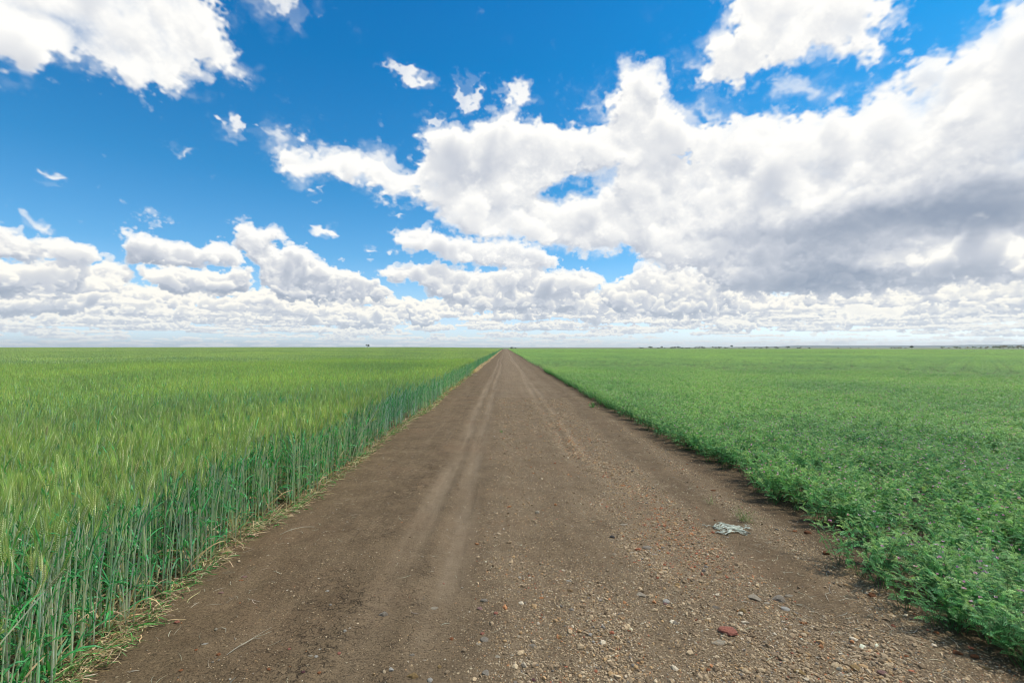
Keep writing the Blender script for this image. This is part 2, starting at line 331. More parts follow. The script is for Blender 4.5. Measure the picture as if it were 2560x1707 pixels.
# ------------------------------------------------------------------ materials
def new_mat(name):
    m = bpy.data.materials.new(name); m.use_nodes = True; nt = m.node_tree
    p = nt.nodes['Principled BSDF']; return m, nt, p
def plant_mat(name, rough=.5, trans=.35, spec=.35, big=None, vary=.25):
    m, nt, p = new_mat(name)
    a = N(nt, 'ShaderNodeAttribute', attribute_name='col'); pos = N(nt, 'ShaderNodeNewGeometry').outputs['Position']
    c = a.outputs['Color']
    n1 = noise_(nt, pos, .22, 3, .6)
    c = mixc(nt, rng_(nt, n1, .35, .65, 0, 1), mixc(nt, 1., c, (1-vary, 1-vary*.8, 1-vary*.4), 'MULTIPLY'), mixc(nt, 1., c, (1+vary*.9, 1+vary*.55, 1-vary*.2), 'MULTIPLY'))
    n0 = noise_(nt, pos, .05, 3, .55)
    c = mixc(nt, rng_(nt, n0, .35, .65), mixc(nt, 1., c, (.84, .88, .92), 'MULTIPLY'), mixc(nt, 1., c, (1.12, 1.08, .98), 'MULTIPLY'))
    n2 = noise_(nt, pos, 9., 2, .5)
    c = mixc(nt, rng_(nt, n2, .3, .7), mixc(nt, 1., c, (.8, .84, .85), 'MULTIPLY'), mixc(nt, 1., c, (1.16, 1.12, 1.05), 'MULTIPLY'))
    link(nt, c, p.inputs['Base Color']); p.inputs['Roughness'].default_value = rough; p.inputs['Specular IOR Level'].default_value = spec
    t = N(nt, 'ShaderNodeBsdfTranslucent'); link(nt, mixc(nt, 1., c, (1.1, 1.1, .72), 'MULTIPLY'), t.inputs[0])
    mx = N(nt, 'ShaderNodeMixShader'); mx.inputs[0].default_value = trans
    link(nt, p.outputs[0], mx.inputs[1]); link(nt, t.outputs[0], mx.inputs[2]); link(nt, mx.outputs[0], nt.nodes['Material Output'].inputs[0])
    return m
M_wheat = plant_mat('wheat_green', .45, .42, .4, vary=.16)
M_leg = plant_mat('legume_green', .48, .34, .4, vary=.16)
M_straw = plant_mat('straw', .7, .25, .2, vary=.1)
M_tree = plant_mat('tree_leaves', .7, .15, .1, vary=.1)

def soil_nodes(nt, p, pos, dust, grav, crack, dry):  # dry: drops where damp earth and the painted crop shadow darken the verge
    """dark clay soil, paler where it is packed to dust, with grit, and cracked where it dried as crust"""
    lum = noise_(nt, pos, 3.1, 6, .62); fine = noise_(nt, pos, 62., 6, .72); mid = noise_(nt, pos, 13., 4, .6)
    c = mixc(nt, rng_(nt, lum, .33, .68), (.113, .077, .042), (.170, .119, .067))
    c = mixc(nt, rng_(nt, fine, .3, .72), mixc(nt, 1., c, (.56, .55, .54), 'MULTIPLY'), mixc(nt, 1., c, (1.42, 1.40, 1.37), 'MULTIPLY'))
    c = mixc(nt, math_(nt, 'MULTIPLY', dust, rng_(nt, mid, .2, .6, .55, 1.)), c, (.218, .158, .096))
    c = mixc(nt, math_(nt, 'MULTIPLY', grav, .45), c, (.245, .182, .116))
    warm = rng_(nt, noise_(nt, pos, .9, 3, .6), .5, .72)
    c = mixc(nt, math_(nt, 'MULTIPLY', warm, .35), c, (.185, .112, .062))
    c = mixc(nt, dry, mixc(nt, 1., c, (.46, .44, .43), 'MULTIPLY'), c)          # damp dark earth along the crop, with the crop's edge shadow painted in
    # grit: small stones of several colours, in two sizes
    hts = []
    for sc_, rad_, k in ((66., .50, .9), (135., .50, 1.5)):
        v = N(nt, 'ShaderNodeTexVoronoi', feature='F1'); v.inputs['Scale'].default_value = sc_; link(nt, pos, v.inputs['Vector'])
        sep = N(nt, 'ShaderNodeSeparateColor'); link(nt, v.outputs['Color'], sep.inputs[0])
        on = math_(nt, 'LESS_THAN', sep.outputs[0], math_(nt, 'MULTIPLY', grav, .80*k))
        r = math_(nt, 'MULTIPLY', sep.outputs[1], rad_)
        m = math_(nt, 'MULTIPLY', rng_(nt, math_(nt, 'SUBTRACT', math_(nt, 'ADD', r, .08), v.outputs['Distance']), -.02, .06), on)
        pc = ramp_(nt, sep.outputs[2], [(0., (.20, .148, .088)), (.25, (.31, .235, .142)), (.55, (.41, .32, .20)), (.74, (.37, .25, .13)), (.93, (.34, .19, .095)), (.965, (.49, .43, .32))])
        c = mixc(nt, m, c, pc); hts.append(math_(nt, 'MULTIPLY', m, .006 if sc_ < 100 else .003))
    # crust cracks
    dv = N(nt, 'ShaderNodeVectorMath', operation='ADD'); ds = N(nt, 'ShaderNodeVectorMath', operation='SCALE'); ds.inputs[3].default_value = .075
    link(nt, noise_(nt, pos, 22., 3, .6, out=1), ds.inputs[0]); link(nt, pos, dv.inputs[0]); link(nt, ds.outputs[0], dv.inputs[1])
    vc = N(nt, 'ShaderNodeTexVoronoi', feature='DISTANCE_TO_EDGE'); vc.inputs['Scale'].default_value = 23.; link(nt, dv.outputs[0], vc.inputs['Vector'])
    gate = rng_(nt, noise_(nt, pos, 16., 4, .65), .47, .60)
    ck = math_(nt, 'MULTIPLY', math_(nt, 'MULTIPLY', rng_(nt, vc.outputs['Distance'], .025, .085, 1., 0.), gate), crack)
    c = mixc(nt, math_(nt, 'MULTIPLY', ck, .6), c, (.022, .016, .011))  # shadow down inside the cracks, painted into the soil colour
    pit = rng_(nt, noise_(nt, pos, 105., 4, .7, .4), .34, .44, 1., 0.)
    c = mixc(nt, math_(nt, 'MULTIPLY', pit, .45), c, (.040, .028, .018))
    h = math_(nt, 'ADD', math_(nt, 'MULTIPLY', fine, .006), math_(nt, 'MULTIPLY', mid, .006))
    clod = noise_(nt, pos, 75., 3, .6)
    h = math_(nt, 'ADD', h, math_(nt, 'MULTIPLY', clod, .0065))
    h = math_(nt, 'ADD', h, hts[0]); h = math_(nt, 'ADD', h, hts[1]); h = math_(nt, 'SUBTRACT', h, math_(nt, 'ADD', math_(nt, 'MULTIPLY', ck, .012), math_(nt, 'MULTIPLY', pit, .005)))
    b = N(nt, 'ShaderNodeBump'); b.inputs['Strength'].default_value = .9; b.inputs['Distance'].default_value = 1.0; link(nt, h, b.inputs['Height'])
    link(nt, c, p.inputs['Base Color']); link(nt, b.outputs[0], p.inputs['Normal'])
    p.inputs['Roughness'].default_value = .95; p.inputs['Specular IOR Level'].default_value = .15
def road_mat():
    m, nt, p = new_mat('track_soil'); pos = N(nt, 'ShaderNodeNewGeometry').outputs['Position']
    s = N(nt, 'ShaderNodeSeparateColor'); at = N(nt, 'ShaderNodeAttribute', attribute_name='col'); link(nt, at.outputs['Color'], s.inputs[0])
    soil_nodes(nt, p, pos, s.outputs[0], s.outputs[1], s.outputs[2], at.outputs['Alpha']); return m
M_road = road_mat()
def ground_mat():
    m, nt, p = new_mat('field_soil'); pos = N(nt, 'ShaderNodeNewGeometry').outputs['Position']
    sx = N(nt, 'ShaderNodeSeparateXYZ'); link(nt, pos, sx.inputs[0])
    near = mixc(nt, noise_(nt, pos, 6., 5, .6), (.065, .048, .033), (.105, .078, .053))
    far = ramp_(nt, noise_(nt, pos, .0035, 5, .6), [(.35, (.11, .15, .07)), (.5, (.16, .19, .09)), (.62, (.25, .25, .15)), (.7, (.12, .15, .07))])
    dist = N(nt, 'ShaderNodeVectorMath', operation='LENGTH'); link(nt, pos, dist.inputs[0])
    link(nt, mixc(nt, rng_(nt, dist.outputs['Value'], 430, 620), near, far), p.inputs['Base Color'])
    p.inputs['Roughness'].default_value = 1.; p.inputs['Specular IOR Level'].default_value = .1
    b = N(nt, 'ShaderNodeBump'); b.inputs['Distance'].default_value = .02; link(nt, noise_(nt, pos, 25., 5, .6), b.inputs['Height']); link(nt, b.outputs[0], p.inputs['Normal'])
    return m
M_ground = ground_mat()
def stone_mat(name, c1, c2, rough=.85):
    m, nt, p = new_mat(name); tc = N(nt, 'ShaderNodeTexCoord').outputs['Object']
    r = N(nt, 'ShaderNodeObjectInfo').outputs['Random']
    off = N(nt, 'ShaderNodeVectorMath', operation='ADD'); cx = N(nt, 'ShaderNodeCombineXYZ')
    link(nt, math_(nt, 'MULTIPLY', r, 9.), cx.inputs[0]); link(nt, tc, off.inputs[0]); link(nt, cx.outputs[0], off.inputs[1]); v = off.outputs[0]
    c = mixc(nt, rng_(nt, noise_(nt, v, 2.2, 5, .65), .35, .68), c1, c2)
    c = mixc(nt, rng_(nt, noise_(nt, v, 9., 4, .6), .55, .75, 0, .5), c, (.12, .085, .055))      # soil in the pits
    c = mixc(nt, math_(nt, 'MULTIPLY', r, .35), c, mixc(nt, 1., c, (.7, .68, .66), 'MULTIPLY'))
    link(nt, c, p.inputs['Base Color']); p.inputs['Roughness'].default_value = rough; p.inputs['Specular IOR Level'].default_value = .1
    b = N(nt, 'ShaderNodeBump'); b.inputs['Strength'].default_value = .7; b.inputs['Distance'].default_value = .25
    link(nt, noise_(nt, v, 5., 6, .65), b.inputs['Height']); link(nt, b.outputs[0], p.inputs['Normal'])
    return m

# ------------------------------------------------------------------ ground and track
FIELD_END = 400.
def Zg(x, y):
    r = np.hypot(x, y)
    return .85*sst(60, 400, y)*sst(-4, -70, x) - 3.2*sst(FIELD_END, 760, r)*np.clip(np.sign(y)+1, 0, 1)
def make_ground():
    t = np.linspace(-1, 1, 181); xs = np.sinh(t*7.2)/np.sinh(7.2)*15500
    u = np.linspace(0, 1, 170); ys = -40+(np.exp(u*6.7)-1)/(np.exp(6.7)-1)*14500
    X, Y = np.meshgrid(xs, ys); V = np.stack([X, Y, Zg(X, Y)], -1).reshape(-1, 3)
    i = (np.arange(len(ys)-1)[:, None]*len(xs)+np.arange(len(xs)-1)[None]).ravel()
    me = mesh_arrays('ground', V, [np.stack([i, i+1, i+1+len(xs), i+len(xs)], 1)], mats=[M_ground], smooth=True)
    tag(add('ground', me), kind='structure')
make_ground()

def edge_w(y): return -2.0+.16*fbm(y*.31+3.7, y*0+.5, 3)-.10*np.exp(-((y-3.9)/.8)**2)     # foot of the wheat
def edge_l(y): return 2.66+.20*fbm(y*.27+9.1, y*0+2.5, 3)+.12*np.exp(-((y-4.3)/.5)**2)-.10*sst(5, 14, y)-.27*sst(3.9, 2.6, y)   # foot of the legumes
def g1(x, c, w): return np.exp(-((x-c)/w)**2)
def flat(x, c, w): return np.exp(-(np.abs(x-c)/(w*1.12))**2.6)
def wob(y): return .30*fbm(y*.035, y*0+7.7, 2)*sst(12, 40, y)+.10*fbm(y*.16, y*0+2.2, 2)*sst(8, 20, y)
def ruts(x, y):
    w = wob(y); j = .03*fbm(x*1.3+2, y*.9, 3)
    a = flat(x, -.69+w+j-.05*sst(6, 2.5, y), .105)+flat(x, -.41+w+j+.04*sst(6, 2.5, y), .095+.05*sst(5, 2, y))
    b = (flat(x, .93+w*1.3+j, .085)+flat(x, 1.20+w*.6+j-.12*sst(10, 30, y), .08))*sst(4.6, 8.5, y)
    br = .55+.75*sst(-.5, .5, fbm(x*4+9, y*1.2, 4))
    return a*br*.85, b*br*.9
def masks(x, y):
    n = fbm(x*1.1, y*.8, 4); n2 = fbm(x*3.1+4, y*2.3, 3)
    a, b = ruts(x, y)
    dust = np.clip(a*(.85+.2*n)+b*.9, 0, 1)*(.65+.35*sst(2, 5, y))
    st = fbm(x*7+3, y*.22, 4)+.6*fbm(x*15, y*.5, 3)
    dust = dust*(.75+.5*sst(-.4, .4, st))+.30*np.clip(st, 0, 1)*sst(-1.7, -1.2, x)*sst(2.1, 1.6, x)
    dust = np.clip(dust+.22*sst(.3, .0, np.abs(x-.3)-.5)*sst(9, 20, y), 0, 1)
    # grit: a heavy windrow on the right, a scatter down the middle, almost none on the left
    g = .95*np.exp(-np.abs((x-1.28+.22*n)/.48)**3)*sst(16, 6.5, y)
    g = np.maximum(g, .85*np.exp(-np.abs((x-1.55)/.75)**3)*sst(3.4, 2.3, y))
    g = np.maximum(g, .62*sst(-.35, .45, x+.25*n)*sst(2.0, 1.4, x)*sst(5.2, 2.3, y))
    g = np.maximum(g, .34*sst(-.5, .1, x+.2*n)*sst(2.6, 1.6, x))
    g = np.maximum(g, (.10+.08*n2)*(.35+.65*sst(-.9, -.2, x)))
    g = g*(.8+.45*sst(-.4, .4, fbm(x*2.2+7, y*.5, 3)))
    g = np.maximum(g, .55*g1(x, 2.25+.1*n, .22)*sst(14, 5, y))
    g = g*(1-.72*g1(x, 1.95+.07*n, .17)*sst(2.5, 3.0, y))*(1-.75*np.clip(a*1.2, 0, 1))*(.72+.5*sst(-.35, .35, n2))
    g = np.clip(g, 0, 1)
    ck = np.clip(sst(-.25, .2, n+.15)*(g1(x, -.95, .27)+.75*g1(x, -.55, .07)+.25*g1(x, -1.5, .4)), 0, 1)*sst(12, 4, y)*(1-.8*np.clip(a, 0, 1))
    return dust, g, ck
def Zr(x, y):
    a, b = ruts(x, y); _, g, ck = masks(x, y)
    z = .040+.020*fbm(x*.9, y*.6, 3)-.022*(a+b)+.007*fbm(x*9+1, y*.35, 3)+.011*fbm(x*5, y*4, 3)*(1-.6*np.clip(a+b, 0, 1))
    z = z+.006*fbm(x*17, y*17, 2)*(.4+.6*np.maximum(ck, sst(1.6, 2., x)))
    z = z+.018*g1(x, 2.15, .25)+.02*g1(x, 1.75, .12)*fbm(y*.8, x*2, 2)
    z = z-.02*sst(2.3, 2.9, x)-.02*sst(-1.7, -2.2, x)
    z = z-.012*ck*np.maximum(fbm(x*11+3, y*11, 3), 0)
    return np.maximum(z, .008)
def make_road():
    ys = .7*np.exp(np.arange(0, math.log(392/.7), .0062)); xs = np.arange(-2.7, 3.5, .0125)
    X, Y = np.meshgrid(xs, ys); d, g, k = masks(X, Y); Z = Zr(X, Y)-.0*X
    V = np.stack([X, Y, Z], -1).reshape(-1, 3); C = np.stack([d, g, k, 1-.62*sst(2.22, 2.62, X+.12*fbm(X*2, Y*1.3, 3))*sst(1.2, 2., Y)], -1).reshape(-1, 4)  # alpha: verge darkened for damp soil plus a painted shadow of the legumes
    i = (np.arange(len(ys)-1)[:, None]*len(xs)+np.arange(len(xs)-1)[None]).ravel()
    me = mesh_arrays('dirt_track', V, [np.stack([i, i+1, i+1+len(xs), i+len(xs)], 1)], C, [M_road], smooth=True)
    tag(add('dirt_track', me), kind='structure')
make_road()

# ------------------------------------------------------------------ scattering tiles of crop with geometry nodes
def scatter(o, tiles, idx, rz, scl):
    me = o.data
    for nm, ty, arr, f in (('idx', 'INT', idx, 'value'), ('rz', 'FLOAT_VECTOR', rz, 'vector'), ('scl', 'FLOAT_VECTOR', scl, 'vector')):
        a = me.attributes.new(nm, ty, 'POINT'); a.data.foreach_set(f, np.ascontiguousarray(arr).ravel())
    ng = bpy.data.node_groups.new(o.name+'_planting', 'GeometryNodeTree')
    ng.interface.new_socket('Geometry', in_out='INPUT', socket_type='NodeSocketGeometry')
    ng.interface.new_socket('Geometry', in_out='OUTPUT', socket_type='NodeSocketGeometry')
    gi = ng.nodes.new('NodeGroupInput'); go = ng.nodes.new('NodeGroupOutput'); L = ng.links.new
    out = ng.nodes.new('GeometryNodeJoinGeometry')
    def attr(nm, ty):
        n = ng.nodes.new('GeometryNodeInputNamedAttribute'); n.data_type = ty; n.inputs[0].default_value = nm; return n.outputs[0]
    ai, ar, as_ = attr('idx', 'INT'), attr('rz', 'FLOAT_VECTOR'), attr('scl', 'FLOAT_VECTOR')
    er = ng.nodes.new('FunctionNodeEulerToRotation'); L(ar, er.inputs[0])
    for k, t in enumerate(tiles):
        oi = ng.nodes.new('GeometryNodeObjectInfo'); oi.inputs[0].default_value = t; oi.transform_space = 'ORIGINAL'; oi.inputs[1].default_value = False
        ip = ng.nodes.new('GeometryNodeInstanceOnPoints')
        cmp_ = ng.nodes.new('FunctionNodeCompare'); cmp_.data_type = 'INT'; cmp_.operation = 'EQUAL'
        L(ai, cmp_.inputs[2]); cmp_.inputs[3].default_value = k
        L(gi.outputs[0], ip.inputs['Points']); L(cmp_.outputs[0], ip.inputs['Selection']); L(oi.outputs['Geometry'], ip.inputs['Instance'])
        L(er.outputs[0], ip.inputs['Rotation']); L(as_, ip.inputs['Scale']); L(ip.outputs[0], out.inputs[0])
    L(out.outputs[0], go.inputs[0])
    md = o.modifiers.new('planting', 'NODES'); md.node_group = ng
def plant_field(name, side, edge, tiles, label, seed, z_of):
    """side -1: field lies left of the edge, +1 right.  tiles: dict lod -> list of meshes (1.2, 1.2, 4.8, 9.6 m)"""
    r = np.random.RandomState(seed); P = []; I = []
    flat = []; first = {}
    for l in (0, 1, 2, 3): first[l] = len(flat); flat += tiles[l]
    lim = (8.0, 30., 115.)
    def emit(lod, u, y, s):
        P.append((u, y, s)); I.append(first[lod]+r.randint(len(tiles[lod])))
    for i in range(60):
        for j in range(-1, 43):
            u, y = i*9.6, j*9.6-1.2
            cu, cy = u+4.8, y+4.8; d = math.hypot(cu, cy)
            if d > FIELD_END+4 or cy < -3 or (y+9.6) < (u)*.42: continue
            near = math.hypot(max(u, 0), max(y, 0))
            if near > lim[2]: emit(3, u, y, 9.6); continue
            for a in range(2):
                for b in range(2):
                    u2, y2 = u+a*4.8, y+b*4.8; near = math.hypot(u2+2.2, max(y2, 0))
                    if near > lim[1]: emit(2, u2, y2, 4.8); continue
                    for c in range(4):
                        for e in range(4):
                            u3, y3 = u2+c*1.2, y2+e*1.2
                            if y3 < -.6 or y3+1.2 < u3*.5: continue
                            emit(0 if math.hypot(u3+2.5, max(y3, 0)) < lim[0] else 1, u3, y3, 1.2)
    P = np.array(P); I = np.array(I); yc = P[:, 1]+P[:, 2]/2
    x = edge(yc)+side*P[:, 0]; z = z_of(x+side*P[:, 2]/2, yc)
    pos = np.stack([x, P[:, 1], z], 1)
    n = len(P); zr = 1+.11*fbm(x*.21, yc*.21, 3)+r.uniform(-.03, .03, n)
    me = bpy.data.meshes.new(name); me.vertices.add(n); me.vertices.foreach_set('co', pos.astype(np.float32).ravel())
    o = add(name, me); tag(o, label, 'crop', kind='stuff')
    objs = [bpy.data.objects.new(m.name, m) for m in flat]
    scatter(o, objs, I.astype(np.int32), np.zeros((n, 3), np.float32), np.stack([np.full(n, side*1.0), np.ones(n), zr], 1).astype(np.float32) if side > 0 else np.stack([np.ones(n), np.ones(n), zr], 1).astype(np.float32))
    return o

# ------------------------------------------------------------------ wheat
def jit(r, base, n, v=.18, hue=.08):
    c = np.array(base)[None]*(1+v*r.standard_normal((n, 1)))*(1+hue*r.standard_normal((n, 3)))
    return np.clip(c, .004, .9)
LEAF, STEM, EAR, AWN, DRY = (.082, .375, .118), (.78, .88, .72), (.68, .80, .39), (.47, .63, .18), (.62, .46, .27)
def wheat_tile(nm, w, lod, seed):
    """a square of drilled wheat; runs from x = -w (deep in the crop) to 0 (towards the track), y 0..w"""
    r = np.random.RandomState(seed); b = MB()
    per = {0: 92, 1: 82, 2: 28, 3: 10}[lod]; rows = int(round(w/.3))
    n = int(rows*w*per); fat = {0: 1., 1: 1.25, 2: 2.6, 3: 5.5}[lod]
    row = r.randint(0, rows, n); x = -(row+.5)*.3+r.normal(0, .05, n); y = r.uniform(0, w, n)
    if lod < 2:                                    # a few thin places in the drill rows
        keep = fbm(x*1.7+seed, y*1.7+seed*3, 2) > -.52; x, y = x[keep], y[keep]; n = len(x)
    H = r.normal(.685, .055, n); lean = r.normal(0, .040, (n, 2))+np.array([.03, -.01])
    if lod < 2: lean[r.rand(n) < .015] *= 4.5
    K = {0: 5, 1: 3, 2: 2, 3: 2}[lod]; t = np.linspace(0, 1, K)
    base = np.stack([x, y, np.zeros(n)], 1)
    def at(tt):                                    # points on the stems, tt (n,k)
        q = base[:, None].repeat(tt.shape[1], 1).copy()
        q[..., 0] += lean[:, :1]*tt**1.8; q[..., 1] += lean[:, 1:]*tt**1.8; q[..., 2] += H[:, None]*tt; return q
    P = at(np.tile(t, (n, 1)))
    cs = jit(r, STEM, n, .16, .05)*(1 if lod == 0 else np.array([.58, .74, .62]) if lod == 1 else np.array([.33, .56, .40]))
    if lod == 0: tube(b, P, np.linspace(.0041, .0025, K)[None]*r.uniform(.85, 1.2, (n, 1)), cs, 3)
    else:
        a = r.uniform(0, np.pi, n); ribbon(b, P, np.linspace(.0046, .0028, K)[None].repeat(n, 0)*fat, np.stack([np.cos(a), np.sin(a), 0*a], 1), cs)
    # leaves
    KL = {0: 6, 1: 3, 2: 2, 3: 2}[lod]
    fr = np.array({0: [.05, .14, .34, .58, .82], 1: [.08, .35, .6, .82], 2: [.2, .45, .75], 3: []}[lod])
    for f in fr:
        m = n; p0 = at(np.full((m, 1), 1.)*np.clip(f+r.normal(0, .05, (m, 1)), .02, .95))[:, 0]
        az = r.uniform(0, 2*np.pi, m); d = np.stack([np.cos(az), np.sin(az)], 1); sd_ = np.stack([-d[:, 1], d[:, 0], 0*az], 1)
        Lr = r.normal(.155, .035, m)*(1.15 if f < .2 else 1.); el0 = r.normal(1.12, .16, m); bend = r.uniform(.2, 1.9, m)*(1.2 if f < .4 else .8)
        s = np.linspace(0, 1, KL); Q = np.zeros((m, KL, 3)); Q[:, 0] = p0; ang = el0.copy()
        for k in range(1, KL):
            ang = el0-bend*(s[k]-.5/KL)**1.4; st = Lr/(KL-1)
            Q[:, k, :2] = Q[:, k-1, :2]+d*(np.cos(ang)*st)[:, None]; Q[:, k, 2] = np.maximum(Q[:, k-1, 2]+np.sin(ang)*st, .008)
        W = (.0052*fat*r.uniform(.75, 1.25, m))[:, None]*np.interp(s, [0, .15, .5, .8, 1], [.6, .95, 1., .7, .06])[None]
        tw = r.normal(0, .5, m); S = sd_*np.cos(tw)[:, None]; S[:, 2] = np.sin(tw)
        c = jit(r, LEAF, m, .22, .08)
        if f < .2: dr = r.rand(m) < .38; c[dr] = jit(r, DRY, dr.sum(), .2, .05)
        ribbon(b, Q, W, S, c)
    # ears with awns
    tip = at(np.ones((n, 1)))[:, 0]; ax = unit(np.stack([lean[:, 0]*2.2+r.normal(0, .09, n), lean[:, 1]*2.2+r.normal(0, .09, n), np.full(n, .7)], 1))
    a = r.uniform(0, 2*np.pi, n); s1 = unit(np.cross(ax, np.stack([np.cos(a), np.sin(a), 0*a], 1))); s2 = np.cross(ax, s1)
    L = r.normal(.092, .011, n); ce = jit(r, EAR, n, .14, .06); ca = jit(r, AWN, n, .15, .06)
    if lod == 0:
        J = 9
        for j in range(J):
            for sg in (-1, 1):
                prof = .75+.5*math.sin(math.pi*(j+.8)/(J+1.))
                c0 = tip+ax*(L*(j+.5+.25*sg)/J)[:, None]+s1*(sg*.0036*prof)
                dv = unit(ax*.88+s1*sg*.42); hl = .0074*prof; rr = .0030*prof
                V = np.stack([c0-dv*hl, c0+s2*rr, c0+np.cross(dv, s2)*rr*.8, c0-s2*rr, c0-np.cross(dv, s2)*rr*.8, c0+dv*hl], 1)
                i = np.arange(n)[:, None]*6
                T = np.concatenate([i+np.array([[0, 2, 1]]), i+np.array([[0, 3, 2]]), i+np.array([[0, 4, 3]]), i+np.array([[0, 1, 4]]),
                                    i+np.array([[5, 1, 2]]), i+np.array([[5, 2, 3]]), i+np.array([[5, 3, 4]]), i+np.array([[5, 4, 1]])])
                cc = np.repeat(ce[:, None], 6, 1).copy(); cc[:, 5] *= 1.35; cc[:, 0] *= .7
                b.put(V, np.clip(cc, 0, .8), T=T)
                for q in range(2):
                    e0 = c0+dv*hl*.8; dd = unit(ax+s1*(sg*.18)+r.normal(0, .09, (n, 3))); al = r.normal(.075, .015, n)
                    sd2 = unit(np.cross(dd, r.normal(0, 1, (n, 3))))*.00062
                    V = np.stack([e0-sd2, e0+sd2, e0+dd*al[:, None]], 1); i = np.arange(n)[:, None]*3
                    b.put(V, np.repeat(ca[:, None], 3, 1), T=i+np.array([[0, 1, 2]]))
    else:
        k3 = np.array([0, .25, .7, 1.]) if lod == 1 else np.array([0, .5, 1.])
        E = tip[:, None]+ax[:, None]*(L[:, None]*k3[None])[..., None]*(1.0 if lod == 1 else 1.25)
        wd = np.interp(k3, [0, .3, .7, 1], [.0024, .0048, .0044, .0012])*(1. if lod == 1 else fat*.75)
        ribbon(b, E, np.tile(wd, (n, 1)), s1, ce)
        if lod == 1: ribbon(b, E, np.tile(wd, (n, 1)), s2, ce)
        for q in range({1: 12, 2: 5, 3: 3}[lod]):
            e0 = tip+ax*(L*r.uniform(.2, 1, n))[:, None]; dd = unit(ax+r.normal(0, .2, (n, 3))); al = r.normal(.065, .012, n)
            sd2 = unit(np.cross(dd, r.normal(0, 1, (n, 3))))*(.0011*fat)
            V = np.stack([e0-sd2, e0+sd2, e0+dd*al[:, None]], 1); i = np.arange(n)[:, None]*3
            b.put(V, np.repeat(ca[:, None], 3, 1), T=i+np.array([[0, 1, 2]]))
    return b.mesh(nm, [M_wheat])
WT = {0: [wheat_tile('wheat', 1.2, 0, 10+k) for k in range(5)], 1: [wheat_tile('wheat', 1.2, 1, 20+k) for k in range(5)],
      2: [wheat_tile('wheat', 4.8, 2, 30+k) for k in range(3)], 3: [wheat_tile('wheat', 9.6, 3, 40+k) for k in range(3)]}
plant_field('wheat_field', -1, edge_w, WT, 'tall green wheat in ear standing along the left side of the track', 3, Zg)

# ------------------------------------------------------------------ legumes (pinnate leaves, a few pink flowers)
LG, LGY, FL = (.142, .395, .125), (.37, .60, .19), (.80, .36, .56)
def leaf_template(lod):
    """pinnate leaf along +x, unit length; leaflets as kites"""
    V = []; F = []
    prs = {0: 7, 1: 6, 2: 3, 3: 2}[lod]
    for k in range(prs):
        p = .16+.80*k/(prs-1); l = .24*(1-.35*abs(k/(prs-1)-.4)); w = .045*{0: 1, 1: 1.2, 2: 2.3, 3: 3.4}[lod]
        for s in (-1, 1):
            d = np.array([.42, .9*s]); q = np.array([.9, -.42*s]); i = len(V)
            if lod == 0: pts = [(0, 0, 0), (.55, w, .02), (1, 0, -.012), (.55, -w, .02)]
            else: pts = [(0, w*.5, 0), (0, -w*.5, 0), (1, 0, 0)] if lod > 1 else [(0, 0, 0), (.5, w, .01), (1, 0, 0), (.5, -w, .01)]
            for a, b_, z in pts: v = d*l*a+q*b_; V.append((p+v[0], v[1], z+.03*a))
            F.append(list(range(i, len(V))))
    i = len(V); w = .052
    V += [(.94, 0, 0), (1.06, w, .01), (1.16, 0, 0), (1.06, -w, .01)] if lod < 2 else [(.9, w, 0), (.9, -w, 0), (1.15, 0, 0)]
    F.append(list(range(i, len(V))))
    if lod < 2: i = len(V); V += [(0, .011, 0), (0, -.011, 0), (1, -.005, 0), (1, .005, 0)]; F.append([i, i+1, i+2, i+3])
    return np.array(V), F
def place_leaves(b, lod, P, fwd, up, L, curl, C):
    T, F = leaf_template(lod); n = len(P); m = len(T)
    s = np.cross(up, fwd)
    x = T[None, :, 0]*L[:, None]; y = T[None, :, 1]*L[:, None]; z = T[None, :, 2]*L[:, None]-curl[:, None]*T[None, :, 0]**2*L[:, None]
    V = P[:, None]+fwd[:, None]*x[..., None]+s[:, None]*y[..., None]+up[:, None]*z[..., None]
    V[..., 2] = np.maximum(V[..., 2], .004)
    CC = np.repeat(C[:, None], m, 1); i = np.arange(n)[:, None, None]*m
    Q = [f for f in F if len(f) == 4]; R = [f for f in F if len(f) == 3]
    b.put(V, CC, (i+np.array(Q)[None]) if Q else None, (i+np.array(R)[None]) if R else None)
